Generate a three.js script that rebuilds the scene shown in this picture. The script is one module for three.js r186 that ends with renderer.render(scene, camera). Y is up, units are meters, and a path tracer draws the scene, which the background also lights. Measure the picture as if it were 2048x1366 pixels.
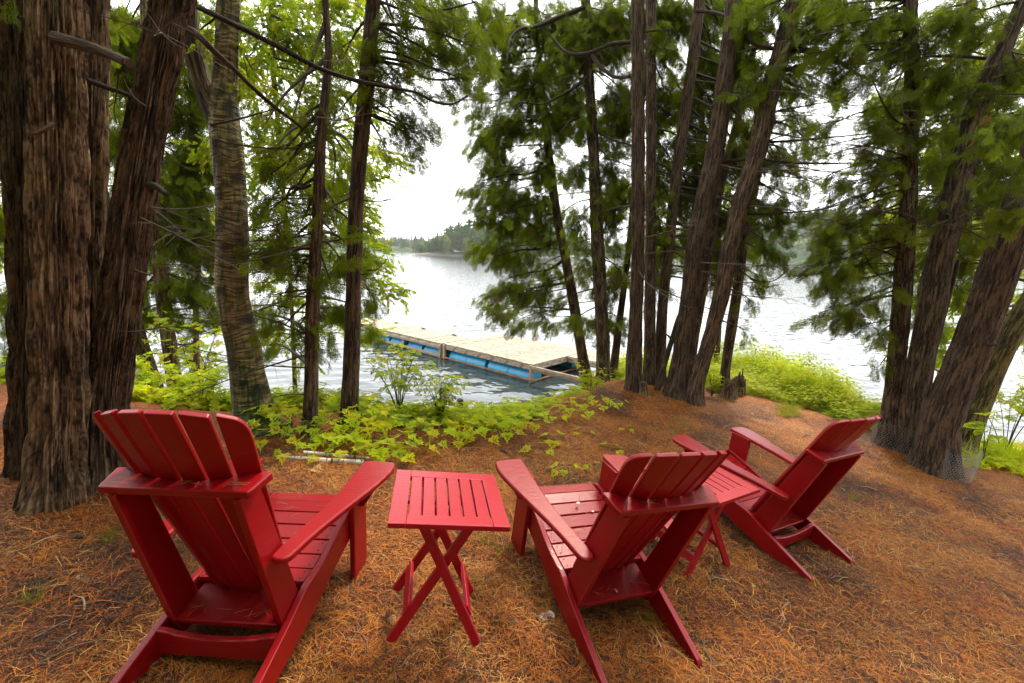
import * as THREE from 'three';
import { mergeGeometries } from 'three/addons/utils/BufferGeometryUtils.js';

// ---------------------------------------------------------------- camera, sky, sun, exposure
const EYE = 1.7;                                            // eye height over the ground by the chairs, metres
const scene = new THREE.Scene();
const camera = new THREE.PerspectiveCamera(72.4, 1024 / 683, 0.05, 9000);
camera.position.set(0, EYE, 0);
camera.rotation.order = 'YXZ';
camera.rotation.set(-0.194183, 0, 0.0224946);
const renderer = new THREE.WebGLRenderer({ antialias: true });
renderer.toneMapping = THREE.LinearToneMapping;
renderer.toneMappingExposure = 4.3;
renderer.shadowMap.enabled = true;
const SUN = new THREE.Vector3(0.3, 0.8, -0.62).normalize();
const sun = new THREE.DirectionalLight(0xfff1dc, 1.5);
sun.position.copy(SUN).multiplyScalar(60);
sun.castShadow = true; sun.shadow.radius = 22; sun.shadow.mapSize.set(2048, 2048);
Object.assign(sun.shadow.camera, { left: -20, right: 20, top: 20, bottom: -20, near: 1, far: 140 });
scene.add(sun, sun.target);

// ---------------------------------------------------------------- random numbers and noise
function rand(seed) { let s = seed | 0; return () => { s = (s + 0x6d2b79f5) | 0; let t = Math.imul(s ^ (s >>> 15), 1 | s); t = (t + Math.imul(t ^ (t >>> 7), 61 | t)) ^ t; return ((t ^ (t >>> 14)) >>> 0) / 4294967296; }; }
let R = rand(7);
const rr = (a, b) => a + (b - a) * R();
const clamp = (x, a, b) => Math.min(b, Math.max(a, x));
const mix = (a, b, t) => a + (b - a) * t;
const sstep = (a, b, x) => { const t = clamp((x - a) / (b - a), 0, 1); return t * t * (3 - 2 * t); };
const hash = (x, y, z) => { let h = Math.imul(x, 374761393) ^ Math.imul(y, 668265263) ^ Math.imul(z, 1440662683); h = Math.imul(h ^ (h >>> 13), 1274126177); return ((h ^ (h >>> 16)) >>> 0) / 4294967296; };
function noise(x, y = 0, z = 0, wrapX = 0, wrapY = 0) {
  const xi = Math.floor(x), yi = Math.floor(y), zi = Math.floor(z), f = (t) => t * t * (3 - 2 * t), u = f(x - xi), v = f(y - yi), w = f(z - zi);
  const wx = (i) => (wrapX ? ((i % wrapX) + wrapX) % wrapX : i), wy = (i) => (wrapY ? ((i % wrapY) + wrapY) % wrapY : i);
  const x0 = wx(xi), x1 = wx(xi + 1), y0 = wy(yi), y1 = wy(yi + 1);
  const l = (k) => mix(mix(hash(x0, y0, k), hash(x1, y0, k), u), mix(hash(x0, y1, k), hash(x1, y1, k), u), v);
  return mix(l(zi), l(zi + 1), w);
}
const V = (x, y, z) => new THREE.Vector3(x, y, z);

// the sky: an even, thin overcast, a little brighter where the sun stands behind it
{
  const W = 512, H = 256, d = new Float32Array(W * H * 4), v = V(0, 0, 0);
  for (let j = 0; j < H; j++) for (let i = 0; i < W; i++) {
    const el = ((j + 0.5) / H - 0.5) * Math.PI, az = ((i + 0.5) / W - 0.5) * 2 * Math.PI;
    v.set(Math.cos(el) * Math.cos(az), Math.sin(el), Math.cos(el) * Math.sin(az));
    const c = v.dot(SUN), n = noise(v.x * 3 + 9, v.y * 5 + 4, v.z * 3 + 7) * 0.6 + noise(v.x * 8 + 3, v.y * 12, v.z * 8 + 30) * 0.4;
    const L = (0.92 + 0.35 * Math.pow(Math.max(c, 0), 3) + 0.16 * (n - 0.5)) * 0.85;
    d.set([L * 0.985, L * 0.995, L * 1.015, 1], (j * W + i) * 4);
  }
  const t = new THREE.DataTexture(d, W, H, THREE.RGBAFormat, THREE.FloatType);
  t.mapping = THREE.EquirectangularReflectionMapping; t.magFilter = t.minFilter = THREE.LinearFilter; t.needsUpdate = true;
  scene.background = t; scene.environment = t;
}
scene.fog = new THREE.FogExp2(0xe9eef2, 0.00025);

// ---------------------------------------------------------------- naming, tagging, small helpers
const used = new Map();
function numbered(name) { const n = used.get(name) ?? 0; used.set(name, n + 1); return n ? name + '_' + String(n).padStart(3, '0') : name; }
function tag(o, label, category, group) { o.userData.label = label; o.userData.category = category; if (group) o.userData.group = group; return o; }
function shade(o) { o.castShadow = o.receiveShadow = true; return o; }
function thing(name, label, category, pos = V(0, 0, 0), group) { const o = new THREE.Group(); o.name = numbered(name); o.position.copy(pos); scene.add(o); return tag(o, label, category, group); }
function part(name, geo, mat, parent) { const m = shade(new THREE.Mesh(geo, mat)); m.name = name; parent.add(m); return m; }
function struct(name, geo, mat) { const m = shade(new THREE.Mesh(geo, mat)); m.name = numbered(name); m.userData.kind = 'structure'; scene.add(m); return m; }
function stuff(name, geo, mat, list, parent) {          // list: [matrix, color?]
  const m = shade(new THREE.InstancedMesh(geo, mat, Math.max(1, list.length))); m.name = parent === scene ? numbered(name) : name; m.userData.kind = 'stuff';
  list.forEach(([mm, c], i) => { m.setMatrixAt(i, mm); if (c) m.setColorAt(i, c); });
  parent.add(m); return m;
}
// a pixel of the 2048-wide photograph and a depth (metres ahead) give a place in the yard
const camM = new THREE.Matrix4().makeRotationFromEuler(camera.rotation);
const ray = (px, py) => V((px - 1024) / 933.08, -(py - 683) / 933.08, -1).applyMatrix4(camM);
const at = (px, py, depth) => { const d = ray(px, py); return d.multiplyScalar(depth / -d.z).add(camera.position); };
const metres = (px, depth) => px * depth / 933.08;

// ---------------------------------------------------------------- the lie of the land
const WATER = -2.0;
const browAt = [[-9, 3.5], [-0.7, 3.6], [-0.4, 3.95], [-0.1, 4.1], [0.05, 4.5], [0.15, 5.3], [0.25, 6.4], [0.38, 6.7], [0.47, 8.6], [0.6, 8.6], [0.7, 7.2], [0.8, 6.0], [0.95, 5.4], [1.2, 5.2], [9, 5.2]];
const shoreAt = [[-9, 9.3], [-0.4, 9.4], [-0.05, 10.2], [0.1, 11], [0.25, 12], [0.35, 12.4], [0.6, 12.2], [0.8, 10.4], [1, 9.4], [9, 9.2]];
const lut = (t, x) => { for (let i = 1; i < t.length; i++) if (x <= t[i][0]) { const [x0, y0] = t[i - 1], [x1, y1] = t[i]; return mix(y0, y1, sstep(x0, x1, clamp(x, x0, x1))); } return t.at(-1)[1]; };
function ground(x, z) {
  const d = -z;
  let y = 0.06 - 0.115 * (x < -4 ? -4 - 3 * (1 - Math.exp((x + 4) / 3)) : x > 6 ? 6 + 3 * (1 - Math.exp((6 - x) / 3)) : x);
  y += (noise(x * 1.1 + 40, d * 1.1 + 17) - 0.5) * 0.05 + (noise(x * 4 + 10, d * 4 + 5) - 0.5) * 0.018;
  y += 0.16 * Math.exp(-((x + 2.95) ** 2 / 0.25 + (d - 3.0) ** 2 / 0.12));                  // needles heaped by the old cedars
  y += 0.07 * Math.exp(-((x - 1.95) ** 2 / 0.35 + (d - 5.9) ** 2 / 0.3));
  y += 0.05 * Math.exp(-((x - 4.2) ** 2 / 0.3 + (d - 4.75) ** 2 / 0.2));
  if (d > 3.5) {
    const a = x / d, b = lut(browAt, a), s = lut(shoreAt, a), t = (d - b) / (s - b);
    if (t > 0) y = t < 1 ? mix(y, WATER - 0.05, Math.min(1, Math.pow(t, 1.15) * (1 - 0.3 * t) / 0.7)) : WATER - 0.05 - Math.min(1.8, 0.3 * (d - s));
  }
  return y;
}
function hit(px, py) { const d = ray(px, py); let p = V(0, 0, 0); for (let t = 0.8; t < 30; t += 0.004) { p = d.clone().multiplyScalar(t).add(camera.position); if (p.y < ground(p.x, p.z)) return p; } return p; }
const onGround = (x, z) => V(x, ground(x, z), z);

// ---------------------------------------------------------------- textures
function dataTex(W, H, f, srgb = false) {
  const d = new Uint8Array(W * H * 4);
  for (let j = 0; j < H; j++) for (let i = 0; i < W; i++) { const c = f(i / W, j / H); const o = (j * W + i) * 4; for (let k = 0; k < 3; k++) d[o + k] = clamp(Math.round((typeof c === 'number' ? c : c[k]) * 255), 0, 255); d[o + 3] = 255; }
  const t = new THREE.DataTexture(d, W, H); t.wrapS = t.wrapT = THREE.RepeatWrapping; t.magFilter = THREE.LinearFilter; t.minFilter = THREE.LinearMipmapLinearFilter; if (srgb) t.colorSpace = THREE.SRGBColorSpace; t.needsUpdate = true; return t;
}
const toS = (c) => c.map((x) => (x <= 0.0031308 ? x * 12.92 : 1.055 * Math.pow(x, 1 / 2.4) - 0.055));
function canvasTex(W, H, draw, srgb) { const c = document.createElement('canvas'); c.width = W; c.height = H; draw(c.getContext('2d'), W, H); const t = new THREE.CanvasTexture(c); t.wrapS = t.wrapT = THREE.RepeatWrapping; if (srgb) t.colorSpace = THREE.SRGBColorSpace; return t; }
const std = (o) => new THREE.MeshStandardMaterial(o), phys = (o) => new THREE.MeshPhysicalMaterial(o);

// cedar bark: long fibrous strips that part and join
const stripNoise = (u, v) => {
  const w = noise(u * 6, v * 3, 1, 6, 3) * 0.06 + noise(u * 14, v * 8, 2, 14, 8) * 0.022;
  const a = noise((u + w) * 24, v * 5, 5, 0, 5), b = noise((u + w * 0.7) * 56, v * 13, 8, 0, 13), c = noise((u + w) * 110, v * 40, 3, 0, 40);
  return [a, b, c];
};
const wrapU = (f) => (u, v) => { const k = sstep(0.86, 1, u), p = f(u, v); if (k <= 0) return p; const q = f(u - 1, v); return p.map((x, i) => mix(x, q[i], k)); };
const strips = wrapU(stripNoise);
const barkBump = dataTex(512, 1024, (u, v) => { const [a, b, c] = strips(u, v); return 0.45 * Math.pow(1 - Math.abs(2 * a - 1), 0.6) + 0.35 * b + 0.2 * c; });
const barkCol = dataTex(512, 1024, (u, v) => { const [a, b, c] = strips(u + 0.31 > 1 ? u - 0.69 : u + 0.31, v), g = noise(u * 5, v * 4, 20, 5, 4); const t = clamp(0.42 + 1.1 * (b - 0.5) + 0.7 * (c - 0.5) + 0.5 * (g - 0.5) + 0.9 * (a - 0.5), 0, 1); return toS([mix(0.033, 0.255, t), mix(0.022, 0.190, t), mix(0.015, 0.132, t)]); }, true);
const barkMat = (k, o = {}) => std({ map: barkCol, bumpMap: barkBump, bumpScale: 0.022, roughness: 0.95, color: new THREE.Color().setRGB(...k), ...o });
const M = {};
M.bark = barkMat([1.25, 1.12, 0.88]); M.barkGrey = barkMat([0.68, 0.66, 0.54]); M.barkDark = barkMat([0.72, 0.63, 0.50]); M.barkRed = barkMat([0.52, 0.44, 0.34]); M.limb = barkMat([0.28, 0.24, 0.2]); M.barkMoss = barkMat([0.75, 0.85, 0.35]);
// yellow birch: thin curls lying across the stem, dark scars, moss low down
const birchF = (u, v) => { const w = noise(u * 8, v * 10, 4, 8, 10) * 0.03; const a = noise(u * 10, (v + w) * 90, 6, 10, 90), b = noise(u * 26, (v + w) * 220, 7, 26, 220), s = noise(u * 5, v * 9, 9, 5, 9); return [a, b, s]; };
M.birch = std({ roughness: 0.75, bumpScale: 0.006, bumpMap: dataTex(512, 1024, (u, v) => { const [a, b] = birchF(u, v); return 0.6 * a + 0.4 * b; }), map: dataTex(512, 1024, (u, v) => { const [a, b, s] = birchF(u, v), t = clamp(0.3 + (a - 0.5) * 1.1 + (b - 0.5) * 0.9, 0, 1), k = 0.88 * sstep(0.82, 0.88, s + 0.25 * (b - 0.5)); const c = [mix(0.09, 0.43, t), mix(0.068, 0.33, t), mix(0.025, 0.155, t)]; return toS(c.map((x, i) => mix(x, [0.035, 0.028, 0.02][i], k))); }, true), vertexColors: true });
M.whiteBirch = std({ roughness: 0.7, map: dataTex(256, 256, (u, v) => { const a = noise(u * 4, v * 40, 3, 4, 40), b = noise(u * 9, v * 9, 6, 9, 9); return toS(a > 0.8 ? [0.08, 0.07, 0.06] : [0.62 * (0.7 + 0.4 * b), 0.58 * (0.7 + 0.4 * b), 0.5 * (0.7 + 0.4 * b)]); }, true) });
M.twig = std({ color: new THREE.Color().setRGB(0.055, 0.042, 0.03), roughness: 0.95 });
M.deadTwig = std({ color: new THREE.Color().setRGB(0.085, 0.065, 0.045), roughness: 0.95 });
M.stemGreen = std({ color: new THREE.Color().setRGB(0.10, 0.12, 0.03), roughness: 0.8 });
M.cutWood = std({ color: new THREE.Color().setRGB(0.06, 0.035, 0.02), roughness: 0.9 });
M.paleWood = std({ color: new THREE.Color().setRGB(0.42, 0.34, 0.17), roughness: 0.85, map: barkCol });
M.stumpWood = barkMat([1.1, 1.0, 0.8]);
const leafMat = (c, tr) => phys({ color: new THREE.Color().setRGB(...c), transmission: tr, thickness: 0, roughness: 1, side: THREE.DoubleSide, specularIntensity: 0.2 });
M.cedar = leafMat([1, 1, 1], 0.4);
M.leaf = leafMat([1, 1, 1], 0.6);
const col = (r, g, b) => new THREE.Color().setRGB(r, g, b);

// ---------------------------------------------------------------- ground sheet, litter, water
const axis = (parts) => { const a = []; for (const [from, to, step] of parts) for (let x = from; x < to - 1e-6; x += step) a.push(x); a.push(parts.at(-1)[1]); return a; };
function sheet(xs, ds, f, uvScale) {
  const nx = xs.length, nd = ds.length, p = new Float32Array(nx * nd * 3), uv = new Float32Array(nx * nd * 2), idx = [];
  for (let j = 0; j < nd; j++) for (let i = 0; i < nx; i++) { const k = j * nx + i; p[k * 3] = xs[i]; p[k * 3 + 1] = f(xs[i], -ds[j], i, j); p[k * 3 + 2] = -ds[j]; uv[k * 2] = xs[i] / uvScale; uv[k * 2 + 1] = ds[j] / uvScale; }
  for (let j = 0; j < nd - 1; j++) for (let i = 0; i < nx - 1; i++) { const a = j * nx + i, b = a + 1, c = a + nx, e = c + 1; idx.push(a, b, e, a, e, c); }
  const g = new THREE.BufferGeometry(); g.setAttribute('position', new THREE.BufferAttribute(p, 3)); g.setAttribute('uv', new THREE.BufferAttribute(uv, 2)); g.setIndex(idx); g.computeVertexNormals(); return g;
}
const NEEDLE = [[0.44, 0.122, 0.008], [0.31, 0.076, 0.007], [0.50, 0.172, 0.014], [0.12, 0.036, 0.007], [0.50, 0.27, 0.06], [0.045, 0.018, 0.008], [0.47, 0.155, 0.008]];
{
  const q = rand(21);
  const tex = canvasTex(2048, 2048, (g, W, H) => {
    g.fillStyle = 'rgb(82,38,12)'; g.fillRect(0, 0, W, H);
    for (let n = 0; n < 30000; n++) {
      const c = toS(NEEDLE[Math.floor(q() * q() * 7)].map((x) => x * (0.6 + 0.6 * q()))).map((x) => Math.round(x * 255)); g.strokeStyle = `rgb(${c})`; g.lineWidth = 1 + q() * 1.6;
      const x = q() * W, y = q() * H, a = q() * 6.28, l = 35 + q() * 75, b = a + (q() - 0.5) * 0.9;
      for (const ox of [0, -W, W]) for (const oy of [0, -H, H]) { if (x + ox < -130 || x + ox > W + 130 || y + oy < -130 || y + oy > H + 130) continue; g.beginPath(); g.moveTo(x + ox, y + oy); g.quadraticCurveTo(x + ox + Math.cos(a) * l / 2, y + oy + Math.sin(a) * l / 2, x + ox + Math.cos(b) * l, y + oy + Math.sin(b) * l); g.stroke(); }
    }
  }, true);
  M.litter = std({ map: tex, bumpMap: tex, bumpScale: 0.012, roughness: 0.95 });
  const xs = axis([[-60, -14, 2], [-14, -7, 0.5], [-7, 8, 0.08], [8, 15, 0.5], [15, 60, 2.25]]), ds = axis([[-40, -4, 2], [-4, 0, 0.4], [0, 7, 0.08], [7, 13, 0.16], [13, 24, 1]]);
  struct('ground', sheet(xs, ds, (x, z) => ground(x, z), 2), M.litter);
}
{ // the lake
  const q = rand(5), waves = [];
  for (let n = 0; n < 60; n++) { const k = 7 + Math.floor(Math.pow(q(), 1.5) * 42), th = 1.45 + (q() - 0.5) * 1.9; waves.push([Math.round(k * Math.cos(th)), Math.round(k * Math.sin(th)), q() * 6.28, Math.pow(k, -1.15)]); }
  const sum = waves.reduce((s, w) => s + w[3], 0);
  const t = dataTex(1024, 1024, (u, v) => { let h = 0; for (const [a, b, p, w] of waves) h += w * Math.sin(6.2832 * (a * u + b * v) + p); return 0.5 + 1.5 * h / sum; });
  M.water = phys({ color: col(0.022, 0.032, 0.032), roughness: 0.05, ior: 1.33, bumpMap: t, bumpScale: 0.026 });
  const xs = axis([[-6000, -1200, 400], [-1200, -200, 100], [-200, -30, 10], [-30, -14, 1], [-14, 14, 0.16], [14, 30, 1], [30, 200, 10], [200, 1200, 100], [1200, 6000, 400]]);
  const ds = axis([[4, 8, 1], [8, 30, 0.16], [30, 60, 1.5], [60, 200, 10], [200, 1200, 50], [1200, 7000, 400]]);
  struct('water', sheet(xs, ds, (x, z, i, j) => { const d = -z, k = sstep(8, 9, d) * sstep(30, 24, d) * sstep(14, 11, Math.abs(x)); return WATER + k * 0.012 * (Math.sin(x * 2.1 + d * 5.3) * Math.sin(x * 1.3 - d * 2.1 + 1) + 0.6 * Math.sin(x * -1.2 + d * 8.1 + 2 * noise(x, d))); }, 7), M.water);
}
// ---------------------------------------------------------------- far shores
function leafCloud(seed, n, shape, size) {               // a crown of many small faces
  const q = rand(seed), P = [], N = [];
  for (let i = 0; i < n; i++) {
    const [x, y, z] = shape(q), a = V(q() - 0.5, q() - 0.5, q() - 0.5).normalize(), b = V(q() - 0.5, q() - 0.3, q() - 0.5).cross(a).normalize(), s = size * (0.6 + 0.8 * q()), c = V(x, y, z);
    for (const [k, m] of [[-1, -0.6], [1, -0.6], [0.1, 1]]) P.push(c.x + (a.x * k + b.x * m) * s, c.y + (a.y * k + b.y * m) * s, c.z + (a.z * k + b.z * m) * s);
  }
  const g = new THREE.BufferGeometry(); g.setAttribute('position', new THREE.Float32BufferAttribute(P, 3)); g.computeVertexNormals(); return g;
}
const farConifer = leafCloud(3, 420, (q) => { const y = 0.12 + 0.88 * Math.pow(q(), 0.8), r = 0.2 * (1.05 - y) * (0.55 + 0.45 * Math.sin(y * 40)) * Math.sqrt(q()) + 0.01, a = q() * 6.28; return [r * Math.cos(a), y, r * Math.sin(a)]; }, 0.028);
const farRound = leafCloud(4, 480, (q) => { const a = q() * 6.28, c = q() * 2 - 1, s = Math.sqrt(1 - c * c), r = 0.24 * (0.8 + 0.35 * noise(a * 1.5, c * 3 + 5)) * Math.pow(q(), 0.25); return [r * s * Math.cos(a), 0.6 + r * 1.55 * c, r * s * Math.sin(a)]; }, 0.034);
const farPine = leafCloud(5, 420, (q) => { const k = Math.floor(q() * 6), y = 0.42 + k * 0.105, a = q() * 6.28, r = (0.22 - 0.025 * k) * Math.sqrt(q()) * (0.6 + 0.5 * noise(k * 7, a)); return [r * Math.cos(a), y + (q() - 0.5) * 0.05, r * Math.sin(a)]; }, 0.03);
M.far = leafMat([1, 1, 1], 0.3);
M.hill = std({ color: col(0.05, 0.08, 0.015), roughness: 1 });
M.rock = std({ color: col(0.20, 0.17, 0.14), roughness: 0.9, bumpMap: barkBump, bumpScale: 0.3 });
const wood = { a: [], b: [], c: [] };
function plant(list, x, y, z, h, c) { const s = h * rr(0.85, 1.15), m = new THREE.Matrix4().compose(V(x, y, z), new THREE.Quaternion().setFromAxisAngle(V(0, 1, 0), rr(0, 6.28)), V(s * rr(0.9, 1.25), s, s * rr(0.9, 1.25))); list.push([m, c]); }
const farGreen = () => { const t = R(); return t < 0.55 ? col(rr(0.075, 0.12), rr(0.125, 0.17), rr(0.01, 0.02)) : t < 0.85 ? col(0.05, 0.09, 0.015) : col(0.15, 0.165, 0.015); };
// one long strip of rising land; shore(px) gives distance, rise(px) the height of the land behind
function shoreLand(name, px0, px1, dist, rise, depthBack, treeH, count, pineShare) {
  const P = [], idx = [], n = 60, m = 10;
  const spot = (px, k) => { const d = dist(px) + depthBack * k, x = (px - 1024) / 933.08 * d; return V(x, WATER - 0.3 + (k <= 0 ? 0 : 0.8 + rise(px) * Math.pow(k, 0.8)) + (k > 0 ? 1.2 * noise(x * 0.1, d * 0.1, 3) : 0), -d); };
  for (let j = 0; j <= m; j++) for (let i = 0; i <= n; i++) { const v = spot(mix(px0, px1, i / n), j / m); P.push(v.x, v.y, v.z); }
  for (let j = 0; j < m; j++) for (let i = 0; i < n; i++) { const a = j * (n + 1) + i; idx.push(a, a + 1, a + n + 2, a, a + n + 2, a + n + 1); }
  const g = new THREE.BufferGeometry(); g.setAttribute('position', new THREE.Float32BufferAttribute(P, 3)); g.setIndex(idx); g.computeVertexNormals(); struct(name, g, M.hill);
  for (let i = 0; i < count; i++) {
    const px = rr(px0, px1), k = Math.pow(R(), 1.4) * 0.97 + 0.015, v = spot(px, k), t = R();
    plant(t < pineShare ? wood.a : t < pineShare * 1.7 ? wood.c : wood.b, v.x, v.y - 0.3, v.z, treeH * (t < pineShare ? 1.15 : 0.9) * rr(0.7, 1.1), t < pineShare * 1.7 ? col(rr(0.035, 0.06), rr(0.07, 0.1), rr(0.012, 0.02)) : farGreen());
  }
}
shoreLand('far_hill', -300, 1180, (px) => 420 + 20 * Math.sin(px * 0.013), (px) => 4 + 3 * Math.sin(px * 0.01 + 1) + (px < 560 ? 14 * sstep(560, 200, px) : 0), 60, 8.5, 1700, 0.3);
shoreLand('far_hill', 1150, 2400, (px) => 350 + 25 * Math.sin(px * 0.006), (px) => 6 + 34 * sstep(1180, 1560, px) + 6 * Math.sin(px * 0.02), 150, 8, 3600, 0.12);
{ // wooded island with a rocky foot
  const cx = -8, cz = -262, a = 50, b = 22, P = [], idx = [], n = 72, m = 8;
  const h = (r, th) => (WATER - 0.4) + 2.6 * Math.pow(Math.max(0, 1 - r), 0.55) * (0.8 + 0.4 * noise(Math.cos(th) * 2 + 4, Math.sin(th) * 2 + 4, r * 3)) + 0.05;
  for (let j = 0; j <= m; j++) for (let i = 0; i <= n; i++) { const th = i / n * 6.2832, r = 1 - j / m, w = r * (0.92 + 0.16 * noise(Math.cos(th) * 4 + 9, Math.sin(th) * 4 + 9)); P.push(cx + a * w * Math.cos(th), h(r, th) - (j === 0 ? 0.6 : 0), cz + b * w * Math.sin(th)); }
  for (let j = 0; j < m; j++) for (let i = 0; i < n; i++) { const k = j * (n + 1) + i; idx.push(k, k + n + 2, k + 1, k, k + n + 1, k + n + 2); }
  const g = new THREE.BufferGeometry(); g.setAttribute('position', new THREE.Float32BufferAttribute(P, 3)); g.setIndex(idx); g.computeVertexNormals(); struct('island', g, M.rock);
  for (let i = 0; i < 620; i++) { const th = rr(0, 6.28), r = Math.sqrt(R()) * 0.97, x = cx + a * r * Math.cos(th), z = cz + b * r * Math.sin(th), up = sstep(-58, -28, x), t = R(); plant(t < 0.4 ? wood.a : t < 0.7 ? wood.c : wood.b, x, h(r, th) - 0.3, z, mix(6, 17, up) * rr(0.6, 1.1) * (1 - 0.35 * r), t < 0.7 ? col(rr(0.04, 0.065), rr(0.075, 0.105), rr(0.012, 0.02)) : farGreen()); }
}
tag(stuff('far_conifers', farConifer, M.far, wood.a, scene), 'dark pointed conifers scattered through the woods across the lake', 'forest');
tag(stuff('far_broadleaf_wood', farRound, M.far, wood.b, scene), 'pale green rounded treetops of the woods across the lake', 'forest');
tag(stuff('far_pines', farPine, M.far, wood.c, scene), 'layered pines standing on the island and the far shore', 'forest');

// ---------------------------------------------------------------- stems, branches, sprays
function tube(pts, radii, sides, opt = {}) {              // a tapered stem through 3-D points with uneven, ridged bark
  const curve = new THREE.CatmullRomCurve3(pts, false, 'centripetal'), n = opt.rings ?? Math.max(4, pts.length * 3), P = [], U = [], idx = [], C = [], seed = opt.seed ?? 1;
  const L = curve.getLength(); let ref = V(0, 0, 1);
  const rAt = (t) => { const x = t * (radii.length - 1), i = Math.min(radii.length - 2, Math.floor(x)); return mix(radii[i], radii[i + 1], x - i); };
  const rep = Math.max(1, Math.round(2 * Math.PI * radii[Math.floor(radii.length / 2)] / (opt.uvSize ?? 0.45)));
  for (let j = 0; j <= n; j++) {
    const t = j / n, u = curve.getUtoTmapping(t), p = curve.getPoint(u), d = curve.getTangent(u), r0 = rAt(u);
    const bx = ref.clone().cross(d).normalize(); if (bx.lengthSq() < 0.1) bx.set(1, 0, 0); const bz = d.clone().cross(bx).normalize(); ref = bz;
    for (let i = 0; i <= sides; i++) {
      const th = i / sides * 2 * Math.PI, c = Math.cos(th), s = Math.sin(th); let r = r0;
      if (opt.ridge) {
        const l = t * L, w = opt.twist ? th + opt.twist * l : th, cc = Math.cos(w), ss = Math.sin(w);
        r *= 1 + opt.lump * (noise(cc * 1.3 + seed * 3.1, ss * 1.3 + 5, l * 1.1) - 0.5) * 2;
        r += opt.ridge * (Math.abs(noise(cc * opt.fine + seed, ss * opt.fine + 20, l * 3.5) * 2 - 1) - 0.4) * 1.6 + opt.ridge * 0.7 * (noise(cc * opt.fine * 2.7 + 9, ss * opt.fine * 2.7 + seed, l * 5) - 0.5);
        if (opt.flare) { const e = Math.exp(-Math.max(0, l - opt.bury) / opt.flareH); r += r0 * opt.flare * e * (0.6 + 0.9 * Math.max(0, noise(cc * 2.2 + seed * 7, ss * 2.2 + 3, 0) - 0.3) * 1.6); }
      }
      P.push(p.x + (bx.x * c + bz.x * s) * r, p.y + (bx.y * c + bz.y * s) * r, p.z + (bx.z * c + bz.z * s) * r);
      U.push(i / sides * rep, t * L / (opt.uvV ?? 0.9));
      if (opt.paint) C.push(...opt.paint(t * L, th));
    }
  }
  for (let j = 0; j < n; j++) for (let i = 0; i < sides; i++) { const a = j * (sides + 1) + i, b = a + 1, c = a + sides + 1, e = c + 1; idx.push(a, b, e, a, e, c); }
  const cap = P.length / 3, e = curve.getPoint(1); P.push(e.x, e.y, e.z); U.push(0, 0); if (opt.paint) C.push(0.5, 0.5, 0.5);
  for (let i = 0; i < sides; i++) { const a = n * (sides + 1) + i; idx.push(a, a + 1, cap); }
  const g = new THREE.BufferGeometry(); g.setAttribute('position', new THREE.Float32BufferAttribute(P, 3)); g.setAttribute('uv', new THREE.Float32BufferAttribute(U, 2)); if (opt.paint) g.setAttribute('color', new THREE.Float32BufferAttribute(C, 3));
  g.setIndex(idx); g.computeVertexNormals();
  const N = g.attributes.normal; for (let j = 0; j <= n; j++) { const a = j * (sides + 1), b = a + sides, v = V(N.getX(a) + N.getX(b), N.getY(a) + N.getY(b), N.getZ(a) + N.getZ(b)).normalize(); N.setXYZ(a, v.x, v.y, v.z); N.setXYZ(b, v.x, v.y, v.z); }
  return g;
}
// a flat hanging spray of cedar scales
function cedarSpray(seed) {
  const q = rand(seed), P = [];
  const kite = (x, y, a, l, w, z0, z1) => { const dx = Math.sin(a), dy = -Math.cos(a), mx = x + dx * l * 0.45, my = y + dy * l * 0.45, zx = mix(z0, z1, 0.45); const A = [x, y, z0], B = [mx - dy * w, my + dx * w, zx], C = [mx + dy * w, my - dx * w, zx], D = [x + dx * l, y + dy * l, z1]; P.push(...A, ...C, ...B, ...B, ...C, ...D); return [x + dx * l, y + dy * l]; };
  const L = 0.30, n = 8; kite(0, 0, 0, L * 0.97, 0.0024, 0, -0.02);
  for (let i = 0; i < n; i++) for (const s of [-1, 1]) {
    const t = (i + 0.35 + 0.25 * s + 0.2 * q()) / n, y = -t * L, l = L * (0.10 + 0.36 * Math.sin(Math.PI * Math.min(1, 0.22 + t * 0.8))) * (0.75 + 0.4 * q()), a = s * (0.75 - 0.25 * t + 0.2 * (q() - 0.5)), z0 = -0.02 * t, z1 = z0 + (q() - 0.5) * 0.05;
    kite(0, y, a, l, 0.0042, z0, z1);
    const m = Math.max(2, Math.round(l / 0.03));
    for (let k = 1; k <= m; k++) for (const e of [-1, 1]) { const f = (k - 0.3 + 0.3 * e) / (m + 0.6), ll = l * (0.5 - 0.32 * f) * (0.7 + 0.5 * q()); kite(Math.sin(a) * l * f, y - Math.cos(a) * l * f, a + e * (0.65 + 0.2 * q()), ll, 0.0050, mix(z0, z1, f), mix(z0, z1, f) + (q() - 0.5) * 0.03); }
  }
  const g = new THREE.BufferGeometry(); g.setAttribute('position', new THREE.Float32BufferAttribute(P, 3)); g.computeVertexNormals(); return g;
}
const SPRAY = [cedarSpray(1), cedarSpray(2), cedarSpray(3)];
const mapleOutline = [[0, 0], [0.10, 0.02], [0.40, -0.08], [0.30, 0.10], [0.62, 0.30], [0.42, 0.36], [0.46, 0.50], [0.22, 0.46], [0.20, 0.72], [0.09, 0.70], [0, 1]];
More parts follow.
